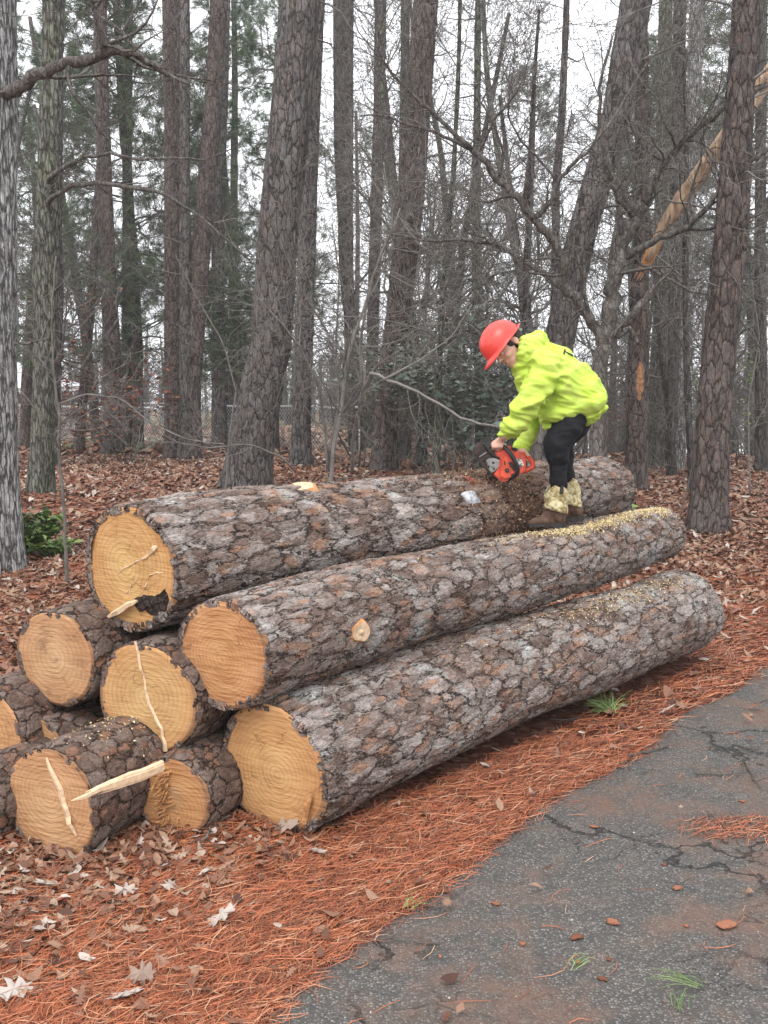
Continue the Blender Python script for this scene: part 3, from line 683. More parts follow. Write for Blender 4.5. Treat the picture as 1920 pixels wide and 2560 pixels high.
# dozens of separate pale oak leaves, clods, sticks
def one_leaf(u, v, size, az, tone, lab, seed, group='pale oak leaves on the straw'):
    r_ = random.Random(seed); p = PG(u, v); V = []; o = []
    base = [(-.75, 0), (-.5, .03), (-.42, .22), (-.5, .42), (-.3, .3), (-.2, .15), (-.05, .2), (.0, .40), (.04, .5), (.14, .38), (.18, .2), (.3, .2), (.42, .36), (.5, .2), (.45, .05), (.68, .0),
            (.45, -.1), (.5, -.22), (.40, -.36), (.28, -.2), (.15, -.2), (.12, -.40), (.0, -.5), (-.03, -.36), (-.06, -.2), (-.22, -.14), (-.36, -.3), (-.5, -.38), (-.42, -.2), (-.5, -.03)]
    tx, ty = r_.gauss(0, .25), r_.gauss(.15, .25); c_ = r_.uniform(.1, .7)
    for q in (0, 1):
        V.append((0, 0, .012*q))
        for x, y in base:
            x += r_.gauss(0, .02); y += r_.gauss(0, .02)
            V.append((x*size, y*size, (abs(y)*c_*.5+x*x*c_*.4+x*tx+y*ty)*size+.0015*q))
    n = len(base); F_ = [(0, 1+(i+1) % n, 1+i) for i in range(n)]+[(n+1, n+2+i, n+2+(i+1) % n) for i in range(n)]
    o = mesh('oak_leaf', V, F_, M['paleleaf'], None, False, [tone]*len(F_))
    mn = min(v_[2] for v_ in V); z = float(gz(p[0], p[1])); 
    if on_road(p[0], p[1]) < 0: z = .008
    o.location = (p[0], p[1], z-mn*.6+.02); o.rotation_euler = (0, 0, az)
    tag(o, lab, 'leaf', group)
one_leaf(716, 2090, .105, -.5, .6, 'large pale oak leaf leaning at the foot of the big front log end', 1)
one_leaf(555, 2320, .085, .4, .95, 'white pointed oak leaf on the straw, nearest the middle of the lower straw', 2)
one_leaf(424, 2236, .055, 1.2, .85, 'small round whitish leaf among brown leaves below the split-lined log', 3)
one_leaf(312, 2245, .075, .2, .9, 'pale forked oak leaf left of the round whitish leaf', 4)
one_leaf(120, 2230, .075, .5, .9, 'white oak leaf near the left, just below the split-lined log end', 5)
one_leaf(315, 2508, .085, .3, .9, 'pale oak leaf at the bottom of the straw', 6)
one_leaf(35, 2500, .10, .9, 1.0, 'whitest oak leaf in the bottom left corner', 7)
one_leaf(355, 2470, .07, .3, .3, 'dull grey-brown curled leaf beside the bottom pale leaf', 8)
one_leaf(100, 2345, .06, 2, .7, 'small pale leaf low on the left edge of the straw', 9)
one_leaf(1560, 1778, .06, 1, .8, 'pale leaf lying beside the green pine sprig', 10)
one_leaf(1535, 1735, .05, .1, .8, 'small pale leaf just above the green pine sprig', 11)
one_leaf(1215, 1930, .05, .7, .9, 'small pale leaf in the straw right of the front log', 12)
one_leaf(1237, 1890, .045, 2.1, .3, 'grey leaf tucked beside the front log', 13)
one_leaf(1020, 1955, .07, .2, .4, 'grey-brown leaf under the middle of the front log', 14)
one_leaf(795, 2145, .06, 2.5, .8, 'pale leaf right of the big leaf by the front log', 15)
def clod(u, v, r_, tone, lab, seed):
    p = PG(u, v); rg = np.random.default_rng(seed); bm = bmesh.new(); bmesh.ops.create_icosphere(bm, subdivisions=3, radius=1)
    ph = rg.uniform(0, 6, 6)
    for v_ in bm.verts:
        c_ = v_.co; n_ = 1+.18*math.sin(3*c_.x+ph[0])+.15*math.sin(4*c_.y+ph[1])+.1*math.sin(7*c_.z+ph[2]+5*c_.x)+.06*math.sin(13*c_.y+ph[3]); n_ += .10*math.sin(23*c_.x+ph[4])*math.sin(19*c_.y+ph[5])+rg.normal(0, .05); v_.co = Vector((c_.x*r_*n_*1.3, c_.y*r_*n_, c_.z*r_*.36*n_))
    me = bpy.data.meshes.new('clay_clod'); bm.to_mesh(me); bm.free(); at = me.attributes.new('rnd', 'FLOAT', 'FACE'); at.data.foreach_set('value', np.full(len(me.polygons), tone, np.float32))
    me.materials.append(M['clod']); me.polygons.foreach_set('use_smooth', np.ones(len(me.polygons), bool))
    o = put(bpy.data.objects.new('clay_clod', me)); o.location = (p[0], p[1], r_*.3+.008); o.rotation_euler = (0, 0, rg.uniform(0, 6)); tag(o, lab, 'clay clod', 'clay clods on the asphalt')
CL = [(1485, 2087, .022, .8, 'orange flat clod in the middle of the upper asphalt'), (1305, 2385, .018, .7, 'small red clod low in the middle of the asphalt'), (1445, 2430, .02, .6, 'red clod right of the lowest small red one'),
      (1533, 2330, .035, .75, 'crumbly red clod by the long diagonal crack'), (1440, 2370, .030, .15, 'flat dark brown clod left of the crumbly red one'), (1815, 2340, .045, .8, 'largest orange clay clod at the right side of the asphalt'),
      (1508, 2472, .022, .05, 'dark brown clod near the bottom green twigs'), (1692, 2240, .024, .7, 'orange clod on the diagonal crack'), (1715, 2335, .014, .8, 'tiny pale clod left of the largest orange clod'), (1110, 2242, .028, .1, 'dark reddish clod at the straw edge'),
      (1238, 2283, .022, .5, 'faint brown clod on the left part of the asphalt'), (1522, 2425, .013, .1, 'tiny dark clod near the bottom of the asphalt'), (1660, 2180, .014, .3, 'tiny brown clod by the straw tuft'), (1855, 2022, .018, .6, 'small pale clod near the right edge above the tuft'), (1100, 2415, .012, .9, 'tiny tan clod at the lower left of the asphalt')]
for i, c_ in enumerate(CL): clod(c_[0], c_[1], c_[2]*.55, c_[3]*.7, c_[4], seed=i)
# gravel bits: stuff
rgn = np.random.default_rng(77); n = 2600; y = np.sqrt(rgn.uniform(2.8**2, 9**2, n)); x = rgn.uniform(-1, 1, n)*(y*.343+.3); kp = on_road(x, y) < -.02; x, y = x[kp], y[kp]; n = len(x)
oc = np.array([(1, 0, 0), (0, 1, 0), (-1, 0, 0), (0, -1, 0), (0, 0, 1)]); S = rgn.uniform(.0015, .0042, n)*(1+1.5*(rgn.random(n) < .06))
V = oc[None]*S[:, None, None]*rgn.uniform(.7, 1.3, (n, 5, 1)); V[..., 0] += x[:, None]; V[..., 1] += y[:, None]; V[..., 2] += .006+gbase(V[..., 0], V[..., 1])
i0 = np.arange(n*5).reshape(n, 5); F_ = np.concatenate([i0[:, [a_, b_, 4]] for a_, b_ in ((0, 1), (1, 2), (2, 3), (3, 0))])
o = mesh('grit', V.reshape(-1, 3), [F_], attr_mat('grit', [(0, (.05, .05, .05)), (.5, (.16, .14, .12)), (.8, (.3, .2, .15)), (1, (.6, .56, .5))], .9), None, False, np.tile(rgn.random(n), 4)); tag(o, 'loose grit and tiny stones on the asphalt', 'grit', kind='stuff')

def sprig(u, v, n, L, az, spread, m, lab, name='pine_sprig', wid=.0022, rise=.25, seed=1):
    p = PG(u, v); rg = random.Random(seed); T = Tubes(); z0 = max(float(gz(p[0], p[1])), .006) if on_road(p[0], p[1]) > 0 else .01
    for i in range(n):
        a = az+rg.gauss(0, spread); l_ = L*rg.uniform(.6, 1.1); r_ = rg.uniform(0, rise); q = np.array([math.cos(a), math.sin(a), r_])*l_; c_ = np.array([rg.gauss(0, .01), rg.gauss(0, .01), .01])
        b_ = np.array([p[0], p[1], z0+.012])+np.array([rg.gauss(0, .012), rg.gauss(0, .012), rg.uniform(0, .01)])
        T.add([b_, b_+q*.5+c_, b_+q+np.array([0, 0, -.01])], [wid*.5, wid*.5, wid*.15], 3, rg.random())
    o = T.build(name, M[m], None, org=(p[0], p[1], z0)); o.location = (p[0], p[1], z0); tag(o, lab, 'pine sprig', 'green pine sprigs on the ground'); return o
sprig(1530, 1790, 110, .16, 2.1, .75, 'greenneedle', 'bushy fresh green pine sprig lying on the orange straw', rise=.7, wid=.0032)
sprig(1745, 2505, 16, .14, 2.9, .35, 'greenneedle', 'yellow-green needle sprig at the bottom right of the asphalt', seed=3)
sprig(1700, 2560, 12, .10, 1.3, .3, 'greenneedle', 'short green needle tuft at the very bottom of the asphalt', seed=4)
sprig(1440, 2460, 10, .09, .9, .25, 'greenneedle', 'small green needle sprig near the dark clod', seed=5)
sprig(1020, 2295, 8, .10, 1.1, .2, 'greenneedle', 'pale green needle sprig at the left edge of the asphalt', seed=6)
def stick(pts, r_, lab, m='twig', seed=0, name='stick', h=.012):
    P = [PG(u, v) for u, v in pts]; P = [np.array([p[0], p[1], (max(float(gz(p[0], p[1])), .006))+h]) for p in P]
    T = Tubes(); T.add(dens(P, 9, r_*.6, seed), [r_*(1-.06*i) for i in range(10)], 6, .4)
    rg = random.Random(seed)
    for i in (3, 5, 7):
        q = P[0]+(P[-1]-P[0])*i/9; e = q+np.array([rg.gauss(0, .05), rg.gauss(0, .05), .02]); T.add([q, (q+e)/2+.004, e], [r_*.5, r_*.4, r_*.2], 4, .3)
    o = T.build(name, M[m], None, org=P[0]); o.location = P[0]; tag(o, lab, 'stick', 'sticks on the ground')
stick([(1372, 1808), (1500, 1812)], .006, 'thin brown stick lying in the straw left of the green sprig', 'twigdark', 2)
stick([(1735, 1957), (1860, 1955)], .005, 'straight dark stick on the asphalt above the straw tuft', 'twigdark', 3)
stick([(500, 2130), (560, 2060)], .007, 'grey forked twig beside the smallest log', 'twig', 4, h=.03)
stick([(215, 2150), (290, 2070)], .004, 'thin twig leaning at the split-lined log', 'twig', 5, h=.04)
stick([(1570, 1900), (1670, 1885)], .006, 'brown twig on the edge where straw meets asphalt', 'twigdark', 6)
stick([(1720, 1330), (1830, 1325)], .012, 'fallen branch across the foot of the right pine', 'twig', 7, h=.02)
stick([(1100, 2390), (940, 2370)], .004, 'thin reddish stick at the lower left of the asphalt', 'twigdark', 8)
stick([(1860, 1925), (1900, 1990)], .006, 'short brown stick near the right edge of the asphalt', 'twigdark', 9)

# ------------------------------------------------------------------ trees
def trunk_mesh(name, P, R, m, parent, seed=0, sides=28, lob=.05, flare=.35, flare_h=.8, step=.09):
    """P: centreline (local), R radii; lumpy tapered tube with a root flare"""
    rg = random.Random(seed); P = [np.array(p, float) for p in P]
    z = np.array([p[2] for p in P]); o_ = np.argsort(z); z = z[o_]; X = np.array([p[0] for p in P])[o_]; Y = np.array([p[1] for p in P])[o_]; Rr = np.array(R)[o_]
    n = max(8, int((z[-1]-z[0])/step)); zz = np.linspace(z[0], z[-1], n)
    cx = np.interp(zz, z, X); cy = np.interp(zz, z, Y); rr = np.interp(zz, z, Rr)
    for _ in range(3):
        cx[1:-1] = (cx[:-2]+2*cx[1:-1]+cx[2:])/4; cy[1:-1] = (cy[:-2]+2*cy[1:-1]+cy[2:])/4
    ph = [rg.uniform(0, 6.28) for _ in range(8)]; th = np.linspace(0, 2*math.pi, sides, endpoint=False)
    TH, ZZ = np.meshgrid(th, zz); C = np.stack([cx, cy, rr], 1)
    fl = flare*np.exp(-np.maximum(ZZ-z[0], 0)/flare_h*2.2)
    R2 = rr[:, None]*(1+lob*np.sin(2*TH+ph[0]+ZZ*.3)+lob*.5*np.sin(3*TH+ph[1]-ZZ*.6)+lob*.3*np.sin(ZZ*2.1+ph[2])+fl*(1+.45*np.sin(4*TH+ph[3])+.3*np.sin(7*TH+ph[4])))
    R2 += np.random.default_rng(seed).normal(0, .004, R2.shape)+.006*np.sin(TH*9+ZZ*7+ph[5])*np.sin(ZZ*11+TH*3)
    V = np.stack([np.cos(TH)*R2+cx[:, None], np.sin(TH)*R2+cy[:, None], ZZ], -1).reshape(-1, 3)
    i = np.arange(n*sides).reshape(n, sides)
    F_ = [np.stack([i[:-1], np.roll(i, -1, 1)[:-1], np.roll(i, -1, 1)[1:], i[1:]], -1).reshape(-1, 4), i[-1:, :]]
    return mesh(name, V, F_, m, parent)

def wander(p, d, L, n, rg, jit, up=0.0):
    pts = [np.array(p, float)]; d = np.array(d, float); d /= np.linalg.norm(d); st = L/(n-1)
    for _ in range(n-1):
        d = d+np.array([rg.gauss(0, jit), rg.gauss(0, jit), rg.gauss(0, jit)+up]); d /= np.linalg.norm(d); pts.append(pts[-1]+d*st)
    return pts
TIPS = []
def grow(T, p, d, L, r, lvl, rg, kids=(7, 5, 3), jit=.22, up=.05, ratio=.5, minr=.002, tips=None):
    n = 7 if lvl == 0 else 5
    pts = wander(p, d, L, n, rg, jit, up); T.add(pts, np.linspace(r, max(r*.3, minr), n), 6 if r > .03 else (4 if r > .012 else 3), rg.random())
    if tips is not None and lvl >= 1: tips.append((pts[-1], pts[-1]-pts[-2]))
    if lvl >= len(kids): return
    for i in range(kids[lvl]):
        t_ = rg.uniform(.2, 1.0); f = t_*(n-1); j = min(int(f), n-2); q = pts[j]+(pts[j+1]-pts[j])*(f-j)
        ax_ = pts[j+1]-pts[j]; ax_ /= np.linalg.norm(ax_)
        s_ = np.cross(ax_, np.array([rg.gauss(0, 1), rg.gauss(0, 1), rg.gauss(0, 1)])); s_ /= np.linalg.norm(s_)+1e-6
        dd = ax_*rg.uniform(.4, 1.1)+s_*rg.uniform(.5, 1.1); rr = max(r*(1-.65*t_)*rg.uniform(.4, .65), minr)
        grow(T, q, dd, L*ratio*rg.uniform(.6, 1.3), rr, lvl+1, rg, kids, jit, up, ratio, minr, tips)
def sprout(T, pts, r0, r1, rg, n, L, jit=.25, kids=(5, 3), minr=.002, up=.04, sides=8, from_=.15):
    """a limb along given points with twigs growing from it"""
    P = [np.array(p, float) for p in pts]; D = dens(P, max(8, len(P)*3), 0.0)
    D = [d+np.array([rg.gauss(0, r0*.25) for _ in range(3)])*(0 < i < len(D)-1) for i, d in enumerate(D)]
    T.add(D, np.linspace(r0, r1, len(D)), sides, rg.random())
    for _ in range(n):
        t_ = rg.uniform(from_, 1)*(len(D)-1); j = min(int(t_), len(D)-2); q = D[j]; a = D[j+1]-D[j]; a /= np.linalg.norm(a)+1e-9
        s_ = np.cross(a, np.array([rg.gauss(0, 1), rg.gauss(0, 1), rg.gauss(0, 1)])); s_ /= np.linalg.norm(s_)+1e-6
        rr = max((r0+(r1-r0)*t_/len(D))*rg.uniform(.25, .5), minr)
        grow(T, q, a*rg.uniform(.3, 1)+s_*rg.uniform(.5, 1.1), L*rg.uniform(.4, 1.3), rr, 0, rg, kids, jit, up, .5, minr)
def foliage(name, tufts, m, parent, n=12, L=.2, w=.011, seed=0, droop=0.0, spread=.9):
    r_ = np.random.default_rng(seed); K = len(tufts)
    P = np.array([t_[0] for t_ in tufts]); D = np.array([t_[1] for t_ in tufts]); D = D/(np.linalg.norm(D, axis=1, keepdims=True)+1e-9)
    P = np.repeat(P, n, 0)+r_.normal(0, .03, (K*n, 3)); D = np.repeat(D, n, 0)+r_.normal(0, spread, (K*n, 3)); D[:, 2] -= droop; D /= np.linalg.norm(D, axis=1, keepdims=True)
    S = np.cross(D, r_.normal(size=(K*n, 3))); S /= np.linalg.norm(S, axis=1, keepdims=True); l_ = L*r_.uniform(.6, 1.2, (K*n, 1))
    V = np.stack([P-S*w/2, P+S*w/2, P+D*l_], 1).reshape(-1, 3); F_ = np.arange(K*n*3).reshape(-1, 3)
    base = np.repeat(r_.random(K), n)*.7+r_.random(K*n)*.3
    return mesh(name, V, [F_], m, parent, False, base)
def broad(name, pts, m, parent, L=.08, w=.03, seed=0, up=.3):
    """individual pointed leaves at pts"""
    r_ = np.random.default_rng(seed); P = np.array(pts); K = len(P); D = r_.normal(size=(K, 3)); D[:, 2] = np.abs(D[:, 2])*up; D /= np.linalg.norm(D, axis=1, keepdims=True)
    S = np.cross(D, [0, 0, 1.]); S /= np.linalg.norm(S, axis=1, keepdims=True)+1e-9; N_ = np.cross(S, D); l_ = L*r_.uniform(.6, 1.3, (K, 1)); ww = w*r_.uniform(.7, 1.3, (K, 1))
    S = S+N_*r_.normal(0, .5, (K, 1))
    V = np.stack([P, P+D*l_*.5+S*ww+N_*.15*l_, P+D*l_-np.array([0, 0, .02])*l_*8*.1, P+D*l_*.5-S*ww+N_*.15*l_], 1).reshape(-1, 3)
    i = np.arange(K*4).reshape(K, 4); F_ = np.concatenate([i[:, [0, 1, 2]], i[:, [0, 2, 3]]])
    return mesh(name, V, [F_], m, parent, False, np.tile(r_.random(K), 2))

def traced_tree(label, line, base_v, m, y=None, seed=0, name='pine_tree', stubs=8, kids=(4, 3), top=3.0, sides=28, flare=.3, fol=False, group=None, Ls=1.1, cat='tree', extra=None, res=.09):
    """line: [(u, v, width px)] from base upward; stands where its base meets the ground"""
    rg = random.Random(seed); u0 = line[0][0]
    if y is None: y = PG(u0, base_v)[1]
    P = []; R = []
    for u, v, w_ in line:
        p = PY(u, v, y); P.append(p); R.append(w_/FP*(y*_c+(H-p[2])*_s*0+.0)/2*1.02)
    gz0 = float(gz(P[0][0], y)); base = np.array([P[0][0], y, gz0])
    # reach below ground and above the frame
    P = [np.array([P[0][0], y, gz0-.15])]+P; R = [R[0]]+R
    d = (P[-1]-P[-2]); d /= max(d[2], .2); P.append(P[-1]+d*top); R.append(R[-1]*.86)
    t = thing(name, label, cat, tuple(base), group)
    L = [p-base for p in P]; trunk_mesh('trunk', L, R, m, t, seed, sides, flare=flare, step=res)
    tp = []
    hi = L[-1][2]
    for i in range(stubs):
        z_ = rg.uniform(.12, .98)*hi; zs = [l[2] for l in L]; x_ = np.interp(z_, zs, [l[0] for l in L]); y_ = np.interp(z_, zs, [l[1] for l in L])
        a_ = rg.uniform(0, 6.28); r_ = rg.uniform(.008, .018)
        T = Tubes(); grow(T, (x_, y_, z_), (math.cos(a_), math.sin(a_), rg.uniform(-.2, .5)), Ls*rg.uniform(.5, 1.5), r_, 0, rg, kids, .25, .02, .5, .0025, tp); T.build('branch', M['twig'], t)
    if extra:
        T = Tubes(); extra(T, base, rg); T.build('limbs', M['limb'], t)
    if fol and tp: foliage('foliage', tp, M['pinefol'], t, 10, .18, .01, seed)
    return t, base
def oak_limbs(T, base, rg):
    y = base[1]
    def q(*uvd): return [PY(u, v, y+d)-base for u, v, d in uvd]
    sprout(T, q((0, 235, 0), (40, 226, -.25), (87, 191, -.35), (174, 156, -.45), (260, 142, -.5), (301, 124, -.5)),   .062, .04, rg, 6, .8, kids=(4, 3))
    sprout(T, q((301, 124, -.5), (347, 136, -.5), (395, 168, -.5), (432, 192, -.6), (470, 210, -.6)), .034, .010, rg, 10, .8, kids=(5, 3))
    sprout(T, q((260, 142, -.5), (250, 80, -.6), (235, 20, -.7), (225, -60, -.8)), .03, .012, rg, 8, .7, kids=(4, 3))
    sprout(T, q((347, 136, -.5), (300, 75, -.5), (250, 40, -.4), (215, 70, -.3)), .018, .006, rg, 6, .6, kids=(4, 2))
t1, b1 = traced_tree('pale grey furrowed oak trunk at the left picture edge with a long horizontal limb', [(-28, 1300, 150), (-29, 1150, 135), (-30, 900, 133), (-28, 500, 130), (-30, 0, 126)], 1318, M['oakbark'], y=10.2, seed=1, name='oak_tree', stubs=3, extra=oak_limbs, flare=.25, sides=40, res=.05)
def t2_limbs(T, base, rg):
    y = base[1]
    def q(*uvd): return [PY(u, v, y+d)-base for u, v, d in uvd]
    sprout(T, q((115, 470, 0), (127, 440, -.2), (191, 399, -.4), (278, 382, -.5)), .036, .018, rg, 6, .8, kids=(4, 3))
    sprout(T, q((112, 530, 0), (121, 498, -.2), (197, 457, -.3), (289, 463, -.4), (405, 480, -.6), (520, 555, -.8), (625, 650, -1)), .035, .010, rg, 18, .9, kids=(4, 3))
    sprout(T, q((278, 382, -.5), (350, 400, -.6), (420, 395, -.7), (520, 400, -.8), (600, 360, -.9)), .02, .006, rg, 12, .8, kids=(4, 3))
traced_tree('mossy grey-green trunk just right of the pale oak, with a pale band near its foot', [(100, 1225, 60), (105, 1100, 54), (112, 900, 52), (116, 700, 60), (124, 400, 52), (132, 0, 44)], 1235, M['mossbark'], seed=2, name='oak_tree', stubs=10, extra=t2_limbs, flare=.25)
traced_tree('slim dark trunk hiding behind the mossy trunk near the left', [(136, 1130, 28), (138, 900, 28), (142, 500, 24), (150, 0, 20)], 1140, M['farbark'], y=22, seed=3, stubs=8)
traced_tree('slim reddish pine with ferns at its foot, leaning slightly left', [(280, 1130, 48), (280, 1050, 41), (281, 880, 40), (271, 700, 38), (262, 460, 36), (255, 250, 34), (248, 0, 32)], 1137, M['pinebark_red'], seed=4, stubs=14)
traced_tree('thin pine behind the slim reddish pine', [(316, 1040, 26), (318, 700, 26), (318, 400, 22), (322, 0, 18)], 1085, M['farbark'], y=30, seed=5, stubs=16, Ls=1.6)
traced_tree('straight grey-brown pine whose base touches a leaning pine', [(436, 1143, 50), (438, 900, 52), (440, 500, 54), (438, 250, 52), (432, 0, 48)], 1148, M['pinebark_red'], seed=6, stubs=12)
traced_tree('dark trunk close behind the straight grey-brown pine', [(462, 1080, 26), (462, 500, 26), (462, 0, 24)], 1090, M['pinebark'], y=24, seed=7, stubs=10)
traced_tree('dark reddish pine crossing in front and leaning to the right', [(472, 1140, 52), (478, 1000, 45), (492, 750, 47), (515, 480, 46), (533, 250, 44), (548, 0, 42)], 1146, M['pinebark_red'], y=PG(436, 1148)[1]-.45, seed=8, stubs=12)
traced_tree('straight pale-grey pine far behind the leaning reddish pine', [(548, 1040, 38), (545, 800, 34), (546, 500, 34), (556, 200, 30), (560, 0, 28)], 1068, M['pinebark'], y=30, seed=9, stubs=12)
traced_tree('big grey plated pine leaning right, standing just behind the top log', [(614, 1212, 128), (630, 1100, 116), (656, 950, 108), (676, 870, 104), (694, 580, 104), (725, 300, 100), (752, 0, 96)], 1222, M['pinebark'], seed=10, stubs=10, sides=44, flare=.15, res=.05)
traced_tree('dark ivy-footed trunk right behind the big plated pine', [(752, 1160, 50), (753, 1050, 44), (762, 800, 44), (768, 550, 46), (780, 200, 46), (790, 0, 44)], 1166, M['pinebark'], seed=11, stubs=12)
traced_tree('grey slender trunk left of the thin middle pines', [(905, 1125, 36), (888, 900, 34), (866, 700, 34), (852, 350, 34), (850, 0, 32)], 1133, M['farbark'], seed=12, stubs=14)
traced_tree('thin dark trunk between two slender grey ones near the middle', [(880, 1120, 16), (872, 600, 20), (873, 0, 22)], 1125, M['farbark'], y=27, seed=13, stubs=12)
traced_tree('straight slender trunk just left of the middle pine', [(928, 1125, 28), (930, 900, 28), (938, 600, 28), (948, 300, 28), (952, 0, 28)], 1130, M['pinebark_red'], seed=14, stubs=12)
traced_tree('medium grey pine in the middle of the picture, leaning slightly right', [(958, 1172, 60), (968, 1000, 58), (985, 870, 56), (1018, 600, 62), (1042, 300, 60), (1064, 0, 56)], 1180, M['pinebark_red'], seed=15, stubs=16, sides=32, res=.06)
traced_tree('dim straight trunk touching the left side of the middle pine', [(1005, 1120, 24), (1008, 500, 24), (1014, 0, 22)], 1128, M['farbark'], y=28, seed=16, stubs=12)
traced_tree('pale mottled slim tree rising behind the worker’s helmet side', [(1202, 1110, 26), (1196, 850, 28), (1190, 560, 24), (1193, 250, 17), (1195, 0, 14)], 1128, M['mossbark'], y=20, seed=17, stubs=26, Ls=1.4, name='bare_tree')
traced_tree('thin wavering dark tree above the worker', [(1386, 1000, 22), (1388, 700, 20), (1390, 460, 18), (1405, 290, 17), (1412, 130, 15), (1417, 0, 14)], 1140, M['farbark'], y=21, seed=18, stubs=26, Ls=1.4, name='bare_tree')
traced_tree('large pine leaning right directly behind the worker', [(1345, 1150, 88), (1358, 1060, 80), (1390, 900, 76), (1412, 780, 76), (1455, 580, 76), (1540, 290, 72), (1590, 0, 76)], 1165, M['pinebark'], y=15.5, seed=19, stubs=12, sides=36, res=.06)
traced_tree('reddish pine with an orange bark scar, right behind the end of the top log', [(1590, 1220, 60), (1592, 1100, 52), (1597, 900, 50), (1598, 750, 46), (1605, 580, 34), (1606, 290, 32), (1600, 0, 30)], 1228, M['pinebark_red'], seed=20, stubs=12)
traced_tree('mossy grey trunk right of the scarred pine', [(1640, 1160, 36), (1650, 900, 34), (1655, 500, 34), (1665, 0, 32)], 1168, M['mossbark'], seed=21, stubs=14)
traced_tree('straight brown pine trunk further back right of the scarred pine', [(1672, 1148, 28), (1685, 800, 30), (1692, 400, 30), (1700, 0, 28)], 1152, M['farbark'], y=24, seed=22, stubs=14)
traced_tree('pale lichen-covered trunk left of the big right pine', [(1700, 1165, 26), (1712, 900, 26), (1722, 500, 30), (1745, 0, 34)], 1172, M['oakbark'], y=22, seed=23, stubs=14)
traced_tree('big dark pine near the right picture edge, standing in open straw', [(1772, 1320, 106), (1774, 1240, 90), (1786, 1000, 86), (1806, 800, 84), (1828, 580, 82), (1846, 290, 72), (1864, 0, 60)], 1325, M['pinebark_red'], seed=24, stubs=16, sides=44, flare=.18, res=.05)
traced_tree('thin dark trunk at the far right behind the big right pine', [(1905, 1150, 30), (1900, 600, 26), (1905, 0, 24)], 1150, M['farbark'], y=21, seed=25, stubs=12)
# broken bare snag leaning across the right side
def snag():
    y = 12.6; P = [PY(1618, 652, y), PY(1660, 560, y), PY(1735, 455, y), (PY(1811, 347, y)), PY(1925, 190, y+.3), PY(2040, 20, y+.6)]; base = np.array([P[0][0], y, float(gz(P[0][0], y))])
    t = thing('fallen_trunk', 'debarked orange broken trunk leaning high across the pines at the right', 'broken trunk', tuple(P[0]))
    T = Tubes(); D = dens([p-P[0] for p in P], 26, .008, 3); T.add(D, list(np.linspace(.04, .085, 6))+list(np.linspace(.085, .10, 21)), 12, .5); T.build('trunk', M['debarked'], t)
    T = Tubes(); rg = random.Random(3)
    for i in range(9): a = D[0]+np.array([rg.gauss(0, .03), 0, rg.gauss(0, .03)]); T.add([a+(D[3]-D[0])*.5, a, a-(D[2]-D[0])*rg.uniform(.3, 1)], [.025, .016, .002], 5, .3)
    T.build('torn_end', M['orange_wood'], t, smooth=False)
snag()
p = PY(1592, 960, PG(1590, 1228)[1]-.24)
